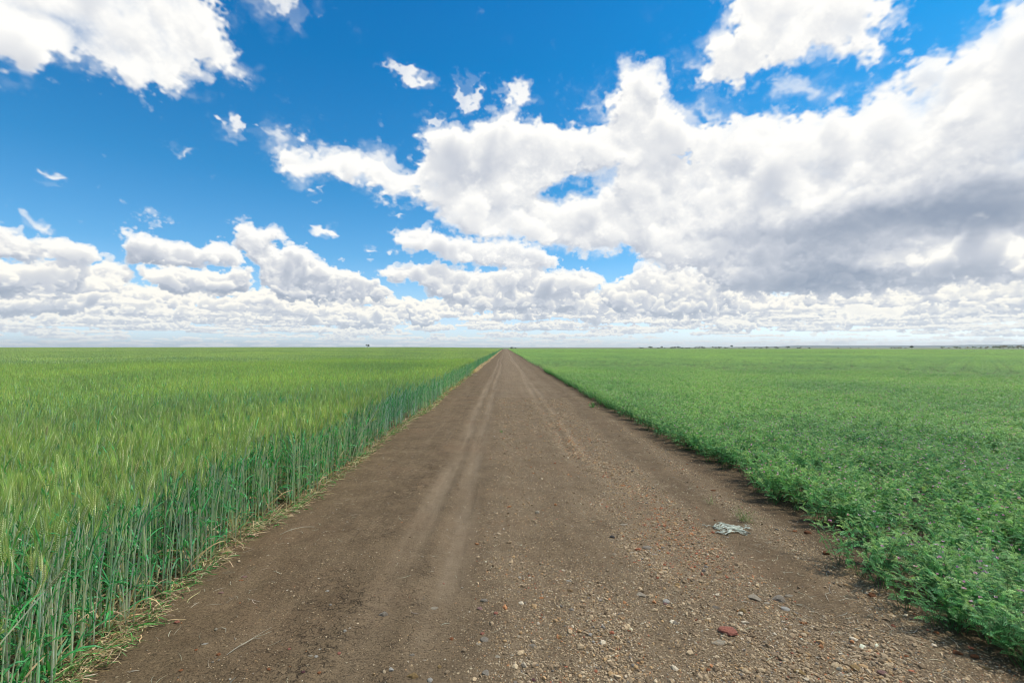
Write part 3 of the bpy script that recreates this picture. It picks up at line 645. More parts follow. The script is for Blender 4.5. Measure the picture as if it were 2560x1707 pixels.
def legume_tile(nm, w, lod, seed):
    r = np.random.RandomState(seed); b = MB()
    den = {0: 44, 1: 44, 2: 13, 3: 3.4}[lod]; np_ = int(den*w*w); fat = {0: 1, 1: 1.0, 2: 1.7, 3: 3.2}[lod]
    px_ = r.uniform(0, w, np_); py = r.uniform(0, w, np_)
    if lod < 2:
        keep = fbm(px_*1.3+seed*2, py*1.3+seed, 2) > -.62; px_, py = px_[keep], py[keep]; np_ = len(px_)
    big = .92+.16*fbm(px_*1.1+seed, py*1.1, 2)
    ns = {0: 7, 1: 7, 2: 5, 3: 4}[lod]; n = np_*ns
    x = np.repeat(px_, ns)+r.normal(0, .015, n); y = np.repeat(py, ns)+r.normal(0, .015, n); sz = np.repeat(big, ns)*r.normal(1, .1, n)
    az = r.uniform(0, 2*np.pi, n); R = r.uniform(.06, .24, n)*sz*(1 if lod < 2 else 1.4); H = r.uniform(.27, .43, n)*sz
    dirv = np.stack([np.cos(az), np.sin(az), 0*az], 1); K = 5; t = np.linspace(0, 1, K)
    def at(tt):
        q = np.zeros((n, tt.shape[1], 3)); q[..., 0] = x[:, None]; q[..., 1] = y[:, None]
        q += dirv[:, None]*(R[:, None]*tt**.9)[..., None]; q[..., 2] += H[:, None]*tt**.85*(1-.12*tt**3); return q
    if lod < 2: tube(b, at(np.tile(t, (n, 1))), np.linspace(.0019, .001, K)[None].repeat(n, 0), jit(r, (.10, .24, .07), n), 3)
    nl = {0: 17, 1: 14, 2: 7, 3: 5}[lod]
    for k in range(nl):
        f = .22+.80*(k+r.uniform(-.3, .3, n))/nl; f = np.clip(f, .1, 1.)
        p = at(f[:, None])[:, 0]; a2 = az+np.where(k % 2, 1., -1.)*r.uniform(.4, 1.5, n)+r.normal(0, .5, n); el = r.normal(.45, .3, n)+.3*f
        fw = np.stack([np.cos(a2)*np.cos(el), np.sin(a2)*np.cos(el), np.sin(el)], 1)
        up = np.stack([-np.cos(a2)*np.sin(el), -np.sin(a2)*np.sin(el), np.cos(el)], 1); sd_ = np.cross(up, fw); ro = r.normal(0, .38, n)
        up = up*np.cos(ro)[:, None]+sd_*np.sin(ro)[:, None]
        L = r.normal(.043, .008, n)*fat*np.where(f > .85, .7, 1.)
        c = jit(r, LG, n, .30, .08); young = (f > (.78, .72, .50, .30)[lod])[:, None]; c = np.where(young, jit(r, LGY, n, .18, .06), c)
        place_leaves(b, lod, p, fw, up, L, r.uniform(.1, .75, n), c)
    # flowers near the shoot tips
    if lod < 2:
        sel = np.where(r.rand(n) < (.24 if lod == 0 else .15))[0]; m = len(sel); p = at(np.full((n, 1), .93))[sel, 0]+r.normal(0, .018, (m, 3))+np.array([0, 0, .022])
        c = jit(r, FL, m, .25, .12)
        for q in range(3):
            a = r.uniform(0, 2*np.pi, m); d = np.stack([np.cos(a), np.sin(a), r.uniform(.2, 1.2, m)], 1); d = unit(d); s = unit(np.cross(d, r.normal(0, 1, (m, 3)))); l = .0125; w_ = .0072
            V = np.stack([p, p+d*l*.6+s*w_, p+d*l, p+d*l*.6-s*w_], 1); b.put(V, np.repeat(np.clip(c*(1+.3*(q == 1)), 0, .8)[:, None], 4, 1), np.arange(m)[:, None]*4+np.array([[0, 1, 2, 3]]))
    return b.mesh(nm, [M_leg])
LT = {0: [legume_tile('legume', 1.2, 0, 50+k) for k in range(5)], 1: [legume_tile('legume', 1.2, 1, 60+k) for k in range(5)],
      2: [legume_tile('legume', 4.8, 2, 70+k) for k in range(3)], 3: [legume_tile('legume', 9.6, 3, 80+k) for k in range(3)]}
plant_field('legume_crop', 1, edge_l, LT, 'low leafy green crop with tiny pink flowers along the right side of the track', 5, Zg)

# ------------------------------------------------------------------ dry grass and straw at the foot of the wheat
def make_fringe():
    r = np.random.RandomState(91); b = MB()
    n = 11000; y = np.exp(r.uniform(math.log(1.2), math.log(34), n)); x = edge_w(y)+np.abs(r.normal(0, .062, n))*np.where(r.rand(n) < .6, 1, -1)-.045
    clump = fbm(y*1.6, y*0+1.3, 3); keep = r.rand(n) < .7+.8*clump; x, y = x[keep], y[keep]; n = len(x)
    az = r.normal(-.15, 1.0, n); d = np.stack([np.cos(az), np.sin(az)], 1); K = 6; s = np.linspace(0, 1, K)
    L = r.uniform(.05, .21, n); el0 = r.uniform(.15, 1.2, n); bend = r.uniform(.3, 2.4, n)
    Q = np.zeros((n, K, 3)); Q[:, 0, 0] = x; Q[:, 0, 1] = y; Q[:, 0, 2] = r.uniform(.012, .05, n)
    for k in range(1, K):
        a = el0-bend*s[k]; az2 = az+r.normal(0, .25, n); dd = np.stack([np.cos(az2), np.sin(az2)], 1)
        Q[:, k, :2] = Q[:, k-1, :2]+dd*(np.cos(a)*L/K)[:, None]; Q[:, k, 2] = np.maximum(Q[:, k-1, 2]+np.sin(a)*L/K, .045+.004*r.rand(n))
    W = (r.uniform(.0011, .0034, n)*np.maximum(1, y/7))[:, None]*np.interp(s, [0, .3, .8, 1], [.9, 1, .6, .1])[None]
    tw = r.normal(0, .7, n); S = np.stack([-d[:, 1]*np.cos(tw), d[:, 0]*np.cos(tw), np.sin(tw)], 1)
    dry = r.rand(n) < .66; c = np.where(dry[:, None], jit(r, DRY, n, .25, .06), jit(r, (.10, .32, .075), n, .25, .1))
    ribbon(b, Q, W, S, c)
    tag(add('dry_grass', b.mesh('dry_grass', [M_straw])), 'dry straw and short grass matted at the foot of the wheat', 'dry grass', kind='stuff')
    # a pale thread of it further on
    b = MB(); n = 5000; y = np.exp(r.uniform(math.log(30), math.log(300), n)); x = edge_w(y)+r.normal(.06, .07, n); az = r.normal(0, 1., n)
    l = r.uniform(.1, .35, n); Q = np.stack([np.stack([x, y, 0*x+.03], 1), np.stack([x+np.cos(az)*l*.6, y+np.sin(az)*l, .05+r.uniform(.0, .16, n)], 1)], 1)
    ribbon(b, Q, np.stack([.0022*y/9, .0012*y/9], 1), np.stack([-np.sin(az), np.cos(az), 0*az+.4], 1), jit(r, DRY, n, .2, .05))
    tag(add('roadside_straw', b.mesh('roadside_straw', [M_straw])), 'pale straw edging the wheat far along the track', 'straw', kind='stuff')
make_fringe()
def make_litter():
    r = np.random.RandomState(92); b = MB(); n = 1500
    y = np.exp(r.uniform(math.log(1.6), math.log(22), n)); side = r.rand(n); x = np.where(side < .62, r.normal(2.05, .33, n), np.where(side < .8, r.normal(-1.75, .2, n), r.uniform(-1.6, 2.4, n)))
    k = (x < edge_l(y)+.1) & (x > edge_w(y)-.05); x, y = x[k], y[k]; n = len(x)
    az = r.uniform(0, np.pi, n); l = r.uniform(.012, .05, n); c1 = r.normal(0, .25, n); s = np.linspace(-1, 1, 4)
    Q = np.zeros((n, 4, 3)); a = az[:, None]+c1[:, None]*s
    Q[..., 0] = x[:, None]+np.cos(a)*l[:, None]*s; Q[..., 1] = y[:, None]+np.sin(a)*l[:, None]*s
    Q[..., 2] = Zr(Q[..., 0], Q[..., 1])+.004
    W = (r.uniform(.0007, .0019, n)*np.maximum(1, y/6))[:, None]*np.array([.5, 1, 1, .3])[None]
    ribbon(b, Q, W, np.stack([-np.sin(az), np.cos(az), 0*az], 1), jit(r, (.46, .41, .31), n, .25, .04))
    tag(add('straw_litter', b.mesh('straw_litter', [M_straw])), 'short bits of straw littering the verges of the track', 'straw', kind='stuff')
make_litter()

# ------------------------------------------------------------------ gravel
def ico():
    p = (1+5**.5)/2
    V = np.array([(-1, p, 0), (1, p, 0), (-1, -p, 0), (1, -p, 0), (0, -1, p), (0, 1, p), (0, -1, -p), (0, 1, -p), (p, 0, -1), (p, 0, 1), (-p, 0, -1), (-p, 0, 1)], float)
    F = np.array([(0, 11, 5), (0, 5, 1), (0, 1, 7), (0, 7, 10), (0, 10, 11), (1, 5, 9), (5, 11, 4), (11, 10, 2), (10, 7, 6), (7, 1, 8), (3, 9, 4), (3, 4, 2), (3, 2, 6), (3, 6, 8), (3, 8, 9), (4, 9, 5), (2, 4, 11), (6, 2, 10), (8, 6, 7), (9, 8, 1)])
    return unit(V), F
def gravel_mat():
    m, nt, p = new_mat('gravel'); c = N(nt, 'ShaderNodeAttribute', attribute_name='col').outputs['Color']; pos = N(nt, 'ShaderNodeNewGeometry').outputs['Position']
    c = mixc(nt, rng_(nt, noise_(nt, pos, 160., 3, .6), .35, .7), mixc(nt, 1., c, (.66, .62, .58), 'MULTIPLY'), c)
    link(nt, c, p.inputs['Base Color']); p.inputs['Roughness'].default_value = .9; p.inputs['Specular IOR Level'].default_value = .2
    return m
M_gravel = gravel_mat()
def make_gravel():
    r = np.random.RandomState(93); n = 330000
    y = np.exp(r.uniform(math.log(1.5), math.log(15), n)); x = r.uniform(-2.1, 2.9, n)
    _, g, _ = masks(x, y); k = (r.rand(n) < (g**1.3)*.85+.010) & (x < edge_l(y)+.25) & (x > edge_w(y)-.05); x, y, g = x[k], y[k], g[k]; n = len(x)
    s = .0034*(1+r.pareto(3.0, n)*.75)*np.maximum(1., y/5.5)*(.72+.75*g); s = np.minimum(s, .013+.007*r.rand(n))
    V0, F0 = ico(); V = np.repeat(V0[None], n, 0)*(1+.22*r.standard_normal((n, 12, 1)))
    sq = np.stack([r.uniform(.75, 1.35, n), r.uniform(.6, 1.0, n), r.uniform(.42, .8, n)], 1); V = V*sq[:, None]*s[:, None, None]
    a = r.uniform(0, 2*np.pi, n); ca, sa = np.cos(a)[:, None], np.sin(a)[:, None]
    V = np.stack([V[..., 0]*ca-V[..., 1]*sa, V[..., 0]*sa+V[..., 1]*ca, V[..., 2]], -1)
    V += np.stack([x, y, Zr(x, y)+s*.22], 1)[:, None]
    pal = np.array([(.22, .165, .11), (.32, .25, .17), (.41, .325, .22), (.47, .385, .275), (.52, .46, .37), (.36, .25, .14), (.40, .20, .10), (.19, .175, .16), (.36, .14, .085)])
    ci = r.choice(9, n, p=[.25, .28, .21, .08, .03, .09, .02, .03, .01])
    rd = np.exp(-((x-1.42)/.35)**2-((y-4.1)/.9)**2)+.5*np.exp(-((x-1.2)/.3)**2-((y-8.)/1.6)**2); ci = np.where(r.rand(n) < rd*.36, r.choice([5, 6, 8], n), ci); C = pal[ci]*np.array([1.20, 1.14, 1.0])*(1+.14*r.standard_normal((n, 1)))
    me = mesh_arrays('gravel', V.reshape(-1, 3), [(F0[None]+np.arange(n)[:, None, None]*12).reshape(-1, 3)], np.repeat(np.clip(C, .03, .7)[:, None], 12, 1).reshape(-1, 3), [M_gravel])
    tag(add('gravel', me), 'loose gravel strewn over the track, thickest on its right half', 'gravel', kind='stuff'); print('gravel', n)
make_gravel()

# ------------------------------------------------------------------ stones one can point at
def rock(seed, nplanes=11, sub=2):
    import bmesh
    r = np.random.RandomState(seed); bm = bmesh.new(); bmesh.ops.create_icosphere(bm, subdivisions=sub, radius=1)
    V = np.array([v.co[:] for v in bm.verts]); F = np.array([[v.index for v in f.verts] for f in bm.faces]); bm.free()
    for _ in range(nplanes):
        nrm = unit(r.normal(0, 1, 3)); d = r.uniform(.45, .85); e = V@nrm-d; V = V-np.maximum(e, 0)[:, None]*nrm[None]*.97
    V *= 1+.03*r.standard_normal((len(V), 1)); V -= (V.max(0)+V.min(0))/2; V /= np.abs(V).max(0)
    return V, F
PAL = {'pale': ((.60, .50, .36), (.45, .37, .26)), 'white': ((.68, .62, .51), (.50, .45, .37)), 'grey': ((.43, .365, .28), (.32, .265, .195)), 'dark': ((.13, .12, .11), (.08, .075, .07)),
       'tan': ((.52, .38, .23), (.40, .29, .18)), 'ochre': ((.46, .31, .13), (.34, .22, .10)), 'orange': ((.46, .185, .075), (.34, .14, .07)), 'red': ((.56, .22, .15), (.44, .175, .115)),
       'pink': ((.44, .25, .20), (.34, .20, .16)), 'rust': ((.27, .11, .05), (.18, .085, .045)), 'maroon': ((.20, .085, .085), (.15, .07, .07))}
SM = {k: stone_mat(k+'_stone', *v) for k, v in PAL.items()}
SHAPES = [rock(200+k) for k in range(6)]
_cache = {}
def stone_mesh(c, k):
    if (c, k) not in _cache: V, F = SHAPES[k]; _cache[(c, k)] = mesh_arrays('stone', V, [F], mats=[SM[c]])
    return _cache[(c, k)]
def stone(X, Y, w, c, label, k=0, asp=.75, flat=.42, rz=0., group=None, xy=None):
    x, y = xy if xy else pix(X, Y); s = w*y/1209./2 if xy is None else w
    o = add('stone', stone_mesh(c, k % 6), None, (x, y, float(Zr(np.array(x), np.array(y)))+s*flat*.32), rz)
    o.scale = (s, s*asp, s*flat); tag(o, label, 'stone', group); return o
ST = [  # photo x, photo y, width px, colour, label, shape, depth/width, height/width, turn
 (1820, 1587, 48, 'red', 'biggest brick-red angular rock on the gravel at the lower right', 1, .62, .42, -.35),
 (1799, 1609, 40, 'pale', 'flat pale stone sunk in the gravel just under the brick-red rock', 2, .4, .15, .25),
 (1887, 1495, 31, 'pale', 'pale cream slab at the left of the cluster between gravel and smooth soil', 3, .75, .30, -.4),
 (1946, 1496, 31, 'grey', 'grey block with a pale top in the middle of the stone cluster', 4, .8, .5, .2),
 (1950, 1488, 17, 'pale', 'small cream chip lying on top of the grey block', 0, .8, .4, -.5),
 (1974, 1486, 23, 'pale', 'thin pale stone behind and right of the grey block', 5, .35, .25, .0),
 (1917, 1507, 15, 'pale', 'small cream stone between the pale slab and the grey block', 1, .6, .3, .1),
 (1963, 1518, 23, 'white', 'whitish rounded flat stone in front of the grey block', 2, .65, .28, -.5),
 (1861, 1504, 14, 'pale', 'thin cream sliver on the gravel left of the pale slab', 3, .4, .25, .1),
 (1856, 1529, 16, 'ochre', 'orange-tan rounded stone behind the brick-red rock', 4, .95, .55, 0),
 (1771, 1674, 13, 'orange', 'bright orange pebble in the gravel below the brick-red rock', 0, .9, .6, 0),
 (1790, 1522, 18, 'grey', 'dark grey elongated stone at the gravel left of the orange-tan one', 5, .5, .45, -.5),
 (1877, 1325, 12, 'tan', 'lone tan stone on bare soil in front of the white cloth', 1, .8, .4, 0),
 (1937, 1634, 20, 'tan', 'flat light brown stone flush with the fine gravel right of the brick-red rock', 2, .8, .2, 0),
 (2000, 1684, 28, 'ochre', 'large ochre-brown rock half buried at the bottom right gravel', 3, .55, .3, -.5),
 (1752, 1688, 20, 'tan', 'brownish stone at the bottom edge left of the bright orange pebble', 4, .8, .5, .2),
 (2207, 1686, 24, 'pink', 'pinkish red chunk on the soil at the bottom right', 1, .7, .5, -.5),
 (2138, 1672, 22, 'ochre', 'rounded yellow-tan stone left of the pinkish red chunk', 2, .85, .5, -.4),
 (2105, 1688, 16, 'pale', 'pale grey stone beside the rounded yellow-tan one', 5, .8, .35, -.4),
 (2394, 1634, 22, 'rust', 'dark red-brown stone in the shade under the legume leaves', 3, .7, .45, 0),
 (2340, 1580, 13, 'orange', 'orange stone right beside a drooping legume leaf', 4, .9, .6, 0),
 (2320, 1575, 10, 'red', 'small bright red-orange pebble left of the shaded orange stone', 0, .8, .6, 0),
 (2437, 1640, 24, 'rust', 'rusty flat rock under the crop edge near the bottom right corner', 1, .6, .35, .2),
 (2467, 1672, 18, 'ochre', 'angular rust-yellow stone nearest the bottom right corner', 2, .7, .4, -.2),
 (2181, 1489, 22, 'rust', 'red-brown lump at the very edge of the leaning legumes', 5, .8, .5, .5),
 (2065, 1384, 16, 'rust', 'reddish clod-like stone below the notch in the legume edge', 3, .8, .6, .2),
 (1973, 1325, 15, 'tan', 'first tan stone in the row of stones under the notch of the crop', 4, .5, .4, 0),
 (1987, 1327, 11, 'orange', 'orange stone second in the row under the notch of the crop', 1, .6, .5, 0),
 (2020, 1328, 17, 'rust', 'brown stone last in the row tucked under the leaves', 2, .8, .6, 0),
 (1783, 1227, 15, 'rust', 'red-brown flat stone at the crop edge beyond the grass tuft', 0, .6, .35, 0),
 (1603, 1486, 23, 'pale', 'broad cream stone embedded in the left border of the heavy gravel', 3, .8, .3, .1),
 (1631, 1499, 19, 'tan', 'peach stained stone beside the broad cream stone', 5, .7, .2, .1),
 (1666, 1506, 18, 'white', 'white stone with a pink stain in the gravel right of the peach one', 1, .9, .5, .3),
 (1663, 1511, 9, 'pink', 'pink pebble against the white stained stone', 2, .9, .6, .3),
 (1685, 1559, 20, 'grey', 'grey oval stone in the gravel below the white stained stone', 4, .7, .4, 0),
 (1618, 1371, 26, 'grey', 'wide grey stone sunk in the gravel beyond the broad cream stone', 2, .6, .3, 0),
 (1637, 1389, 17, 'grey', 'grey stone with an orange corner just nearer than the wide grey one', 0, .7, .3, 0),
 (1588, 1381, 27, 'pale', 'long thin pale splinter of stone lying in the gravel', 5, .25, .15, -.3),
 (1531, 1343, 14, 'dark', 'blackish stone on the track left of the long pale splinter', 3, .6, .5, -.3),
 (1561, 1311, 23, 'pale', 'pale flake lying across the gravel farther up the track', 1, .4, .2, -.15),
 (1536, 1386, 11, 'pale', 'small cream stone left of the long pale splinter', 4, .7, .4, 0),
 (1422, 1449, 14, 'white', 'bright white sliver in the middle of the track', 5, .35, .25, -.3),
 (1299, 1439, 7, 'white', 'bright white dot-like pebble left of the white sliver', 2, .9, .6, 0),
 (1400, 1594, 11, 'ochre', 'pointed yellow-ochre stone at the middle bottom of the track', 1, .9, .8, .4),
 (1332, 1611, 20, 'grey', 'blue-grey stone with a cream corner left of the pointed ochre one', 4, .8, .35, 0),
 (1396, 1616, 15, 'grey', 'flat grey sliver below the pointed ochre stone', 5, .4, .2, 0),
 (1476, 1587, 11, 'white', 'off-white rounded stone right of the pointed ochre one', 0, .9, .6, 0),
 (1334, 1697, 10, 'maroon', 'purple-maroon stone at the bottom centre', 3, .9, .5, .2),
 (1694, 1467, 13, 'ochre', 'golden stone at the far right of the cream and peach stones', 1, .9, .7, .2),
 (1344, 1282, 11, 'pale', 'lone pale knob casting a shadow in mid track', 2, .9, .8, 0),
 (958, 1531, 23, 'grey', 'rounded grey cobble on smooth soil in the left wheel track', 4, .5, .5, .35),
 (1087, 1514, 21, 'pale', 'flat grey-white flake right of the rounded grey cobble', 5, .5, .25, .1),
 (1200, 1517, 15, 'pink', 'rose-coloured triangular chip in the centre of the track', 3, .8, .3, -.3),
 (1210, 1500, 19, 'grey', 'grey-brown stone with a dark hollow behind the rose chip', 1, .55, .45, -.2),
 (1211, 1597, 21, 'grey', 'largest pale grey stone in the centre near the bottom', 2, .95, .3, .2),
 (1206, 1581, 11, 'red', 'red stone touching the back of the largest pale grey one', 0, .9, .5, 0),
 (1197, 1606, 14, 'pale', 'cream stone touching the left side of the largest pale grey one', 5, .8, .3, 0),
 (1215, 1680, 20, 'grey', 'slate-blue angular stone at the bottom centre', 3, .9, .35, -.3),
 (1031, 1680, 30, 'ochre', 'long yellow-cream stone at the bottom edge left of centre', 4, .5, .45, .2),
 (1075, 1688, 14, 'white', 'cream-white lump right of the long yellow-cream stone', 2, .9, .6, 0),
 (1118, 1671, 13, 'tan', 'round tan stone left of the slate-blue stone', 0, .95, .6, 0),
 (1161, 1620, 13, 'tan', 'brown-tan stone above the round tan stone', 1, .8, .7, .4),
 (1129, 1590, 10, 'orange', 'orange pebble left of the red stone in the centre', 2, .9, .6, 0),
 (978, 1667, 12, 'white', 'split black and white stone in the left wheel track at the bottom', 3, .8, .7, .5),
 (1099, 1656, 10, 'ochre', 'honey-coloured pebble above the long yellow-cream stone', 5, .9, .7, 0),
 (1030, 1630, 14, 'grey', 'low grey stone behind the long yellow-cream stone', 4, .5, .4, .3),
 (862, 1578, 9, 'white', 'white pebble at the edge of the cracked crust', 1, .8, .6, -.4),
 (1240, 1533, 11, 'red', 'red-orange crumb right of the rose chip', 2, .9, .5, .8),
 (1244, 1640, 13, 'pale', 'pale stone below and right of the largest pale grey one', 3, .9, .3, .4),
 (442, 1554, 14, 'red', 'dark brick-coloured stone on bare soil next to the straw', 1, .6, .5, .2),
 (546, 1633, 13, 'orange', 'orange-red angular stone beside the three dry stalks', 4, .7, .6, .2),
 (603, 1452, 11, 'orange', 'orange chip near the straw at the wheat edge', 5, .6, .3, .2),
 (611, 1443, 13, 'pink', 'dull pink chip behind the orange chip near the straw', 2, .6, .2, .3),
 (553, 1483, 14, 'pink', 'pinkish flat stone at the tip of the green blades', 3, .5, .2, .2),
 (512, 1609, 16, 'white', 'thin white chip on bare soil left of the three dry stalks', 0, .35, .2, .4),
 (452, 1672, 10, 'orange', 'small square orange stone at the lower left of the bare soil', 1, .8, .4, .4),
 (490, 1624, 8, 'orange', 'tiny orange stone left of the thin white chip', 2, .7, .5, .4),
 (540, 1571, 8, 'pale', 'pale knob on bare soil above the thin white chip', 3, .9, .6, 0),
 (776, 1639, 13, 'pale', 'left cream stone of a pair lying on the cracked crust', 4, .5, .3, .2),
 (791, 1641, 10, 'white', 'right whiter stone of the pair on the cracked crust', 5, .8, .5, 0),
 (798, 1680, 10, 'orange', 'vivid orange stone on the cracked crust at the bottom', 0, .8, .6, .3),
 (758, 1680, 10, 'maroon', 'wine-red stone left of the vivid orange one', 1, .9, .5, .5),
 (723, 1618, 8, 'red', 'coral-red stone on the crust behind the wine-red one', 2, .8, .5, .9),
 (672, 1667, 9, 'orange', 'orange and white stone left of the wine-red one', 3, .8, .6, .2),
 (818, 1475, 10, 'white', 'white angular chip at the far border of the crust', 4, .5, .4, .6),
 (758, 1505, 9, 'tan', 'upright tan chip left of the crust border', 5, .6, .7, .8),
]
for s in ST: stone(s[0], s[1], s[2], s[3], s[4], s[5], s[6], s[7], s[8])
def loose_stones():
    r = np.random.RandomState(95); m = 0; names = {'pale': 'pale', 'tan': 'tan', 'grey': 'grey', 'orange': 'orange', 'white': 'whitish', 'ochre': 'yellowish', 'red': 'reddish'}
    while m < 170:
        y = math.exp(r.uniform(math.log(2.2), math.log(9))); x = r.uniform(-1.7, 2.5); g = float(masks(np.array(x), np.array(y))[1])
        if r.rand() > .12+g: continue
        c = r.choice(list(names), p=[.33, .2, .2, .08, .06, .09, .04]); w = r.uniform(.006, .0115)*(1 if y < 4 else y/4)
        stone(0, 0, min(w, .024), c, 'small loose %s stone scattered on the dirt track' % names[c], r.randint(6), r.uniform(.55, .95), r.uniform(.3, .6), r.uniform(0, 3.1), 'small %s stones scattered on the track' % names[c], (x, y)); m += 1
loose_stones()

# ------------------------------------------------------------------ torn white cloth, dry stalks, weeds
def cloth_mat():
    m, nt, p = new_mat('white_cloth'); tc = N(nt, 'ShaderNodeTexCoord').outputs['Object']
    c = mixc(nt, rng_(nt, noise_(nt, tc, 22., 4, .6), .45, .7), (.50, .52, .41), (.22, .25, .18)); link(nt, c, p.inputs['Base Color']); p.inputs['Roughness'].default_value = .8
    return m
def make_cloth():
    r = np.random.RandomState(96); b = MB(); x0, y0 = pix(1825, 1322)
    def strand(pts, w, wob=.012):
        pts = np.array(pts, float); k = 26; s = np.linspace(0, len(pts)-1, k); P = np.stack([np.interp(s, np.arange(len(pts)), pts[:, q]) for q in range(3)], 1)
        P += wob*np.stack([fbm(s*3+r.rand()*90, s*0+q, 2) for q in range(3)], 1); P[:, 2] = np.abs(P[:, 2])
        W = w*.48*(1+.8*fbm(s*4+r.rand()*50, s*0+.3, 2)); W[-1] *= .5; S = unit(np.stack([fbm(s*1.6+r.rand()*40, s*0+5*q, 2)*(1 if q < 2 else 1.2)+(0, .8, .1)[q] for q in range(3)], 1))
        j = 5; a = np.linspace(-1, 1, j)
        V = P[:, None]+S[:, None]*(W[:, None]*a[None])[..., None]; V[..., 2] += .010*fbm(V[..., 0]*70, V[..., 1]*70, 2)+.010*(1-np.abs(a))[None]*fbm(s*2.2, s*0+r.rand()*9, 2)[:, None]
        V[..., 2] = np.maximum(V[..., 2], .002)
        i = np.arange(k-1)[:, None]*j+np.arange(j-1)[None]; b.put(V, np.array([.7, .7, .65]), np.stack([i, i+1, i+j+1, i+j], -1))
    for q in range(8):
        o = r.normal(0, .034); strand([(-.12, .02+o, .01), (-.03, .05+o*2, .035), (.05, .02+o, .02), (.13, .03+o, .022), (.19+.03*r.rand(), .02+o*1.5, .01)], r.uniform(.008, .017))
    for q in range(6):
        o = r.normal(0, .034); strand([(-.11+o, -.05, .006), (-.06+o, -.09+o, .02), (-.02, -.05+o, .03), (.04, -.04+o, .015), (.11+o, -.10+o, .008)], r.uniform(.006, .014))
    strand([(-.20, .09, .012), (-.17, .075, .01), (-.11, .06, .012), (-.06, .07, .03)], .006, .006); strand([(-.20, .10, .01), (-.185, .08, .02), (-.17, .075, .006)], .013, .004)
    strand([(-.10, -.05, .01), (-.085, .02, .03), (-.05, .085, .05), (-.03, .03, .03), (-.04, -.07, .01)], .009)
    strand([(-.15, -.06, .004), (-.10, -.05, .012), (-.05, -.03, .02)], .005); strand([(.05, -.02, .01), (.10, -.05, .03), (.12, -.11, .004)], .012)
    b.V = [v*np.array([1, 1, .5]) for v in b.V]
    me = b.mesh('torn_cloth', [cloth_mat()], smooth=True)
    o = add('torn_cloth', me, None, (x0, y0, float(Zr(np.array(x0), np.array(y0)))+.002)); md = o.modifiers.new('thickness', 'SOLIDIFY'); md.thickness = .0025
    tag(o, 'torn white cloth lying crumpled in strips on the soil near the legumes', 'cloth')
make_cloth()
def stalks(name, label, cat, X, Y, L, n, az, spread, c, w=.0011, lift=.01, seed=1):
    r = np.random.RandomState(seed); b = MB(); x, y = pix(X, Y); K = 7; s = np.linspace(0, 1, K)
    a = az+r.normal(0, spread, n); Q = np.zeros((n, K, 3)); l = L*r.uniform(.75, 1.05, n)
    for k in range(K): Q[:, k, 0] = x+np.cos(a)*l*s[k]; Q[:, k, 1] = y+np.sin(a)*l*s[k]+.02*s[k]**2*r.normal(0, 1, n)
    Q[..., 2] = Zr(Q[..., 0], Q[..., 1])+.004+lift*np.sin(s*np.pi)[None]
    tube(b, Q-np.array([x, y, 0]), np.full((n, K), w)*np.linspace(1, .5, K)[None], jit(r, c, n, .12, .03), 4)
    tag(add(name, b.mesh(name, [M_straw]), None, (x, y, 0)), label, cat)
stalks('dry_stalk', 'three thin dry stalks lying across the bare soil on the left', 'dry stalk', 566, 1637, .25, 3, 1.05, .05, (.46, .42, .33), .0012, .012, 3)
stalks('dry_stalk', 'forked pale stalk lying just off the straw at the wheat edge', 'dry stalk', 700, 1335, .28, 2, .55, .14, (.55, .5, .4), .0014, .02, 4)
stalks('dry_stalk', 'pale twig lying beside the stone cluster at right', 'dry stalk', 1992, 1506, .09, 2, -.9, .5, (.5, .46, .38), .0012, .006, 5)
stalks('dry_stalk', 'single brown stem lying near the bottom right crop edge', 'dry stalk', 2420, 1660, .13, 1, -.4, .1, (.42, .36, .26), .0014, .006, 6)
stalks('dry_stalk', 'pale straw stems fallen on the track far along the wheat edge', 'dry stalk', 1160, 937, .9, 6, .3, .5, (.55, .5, .42), .006, .03, 7)
def tuft(name, label, X, Y, n, L, c, seed, w=.0011, leaf=False):
    r = np.random.RandomState(seed); b = MB(); x, y = pix(X, Y); K = 6; s = np.linspace(0, 1, K)
    az = r.uniform(0, 2*np.pi, n); l = L*r.uniform(.4, 1.05, n); el = r.uniform(.5, 1.45, n); Q = np.zeros((n, K, 3)); o = r.normal(0, L*.12, (n, 2))
    for k in range(1, K):
        e = el-.7*s[k]; Q[:, k, 0] = Q[:, k-1, 0]+np.cos(az)*np.cos(e)*l/K; Q[:, k, 1] = Q[:, k-1, 1]+np.sin(az)*np.cos(e)*l/K; Q[:, k, 2] = Q[:, k-1, 2]+np.sin(e)*l/K
    Q[..., :2] += o[:, None]
    W = np.full((n, 1), w)*r.uniform(.7, 1.3, (n, 1))*np.interp(s, [0, .4, 1], [.7, 1, .1])[None]; ribbon(b, Q, W, np.stack([-np.sin(az), np.cos(az), 0*az], 1), jit(r, c, n, .2, .1))
    m = n*2; p = Q[r.randint(0, n, m), r.randint(2, K, m)]; d = unit(r.normal(0, 1, (m, 3))+np.array([0, 0, .6])); q = unit(np.cross(d, r.normal(0, 1, (m, 3))))*w*1.6
    e = p+d*L*.09; b.put(np.stack([p-q, p+q, e], 1), np.repeat(jit(r, c, m, .2, .1)[:, None], 3, 1), T=np.arange(m)[:, None]*3+np.array([[0, 1, 2]]))
    tag(add(name, b.mesh(name, [M_straw]), None, (x, y, float(Zr(np.array(x), np.array(y))))), label, 'weed')
tuft('grass_tuft', 'wispy yellow-green grass tuft just behind the torn white cloth', 1858, 1305, 70, .22, (.20, .25, .10), 21, .0012)
tuft('weed', 'thin dry weed sprig left of the wispy grass tuft', 1775, 1262, 26, .16, (.25, .27, .14), 22, .0011)
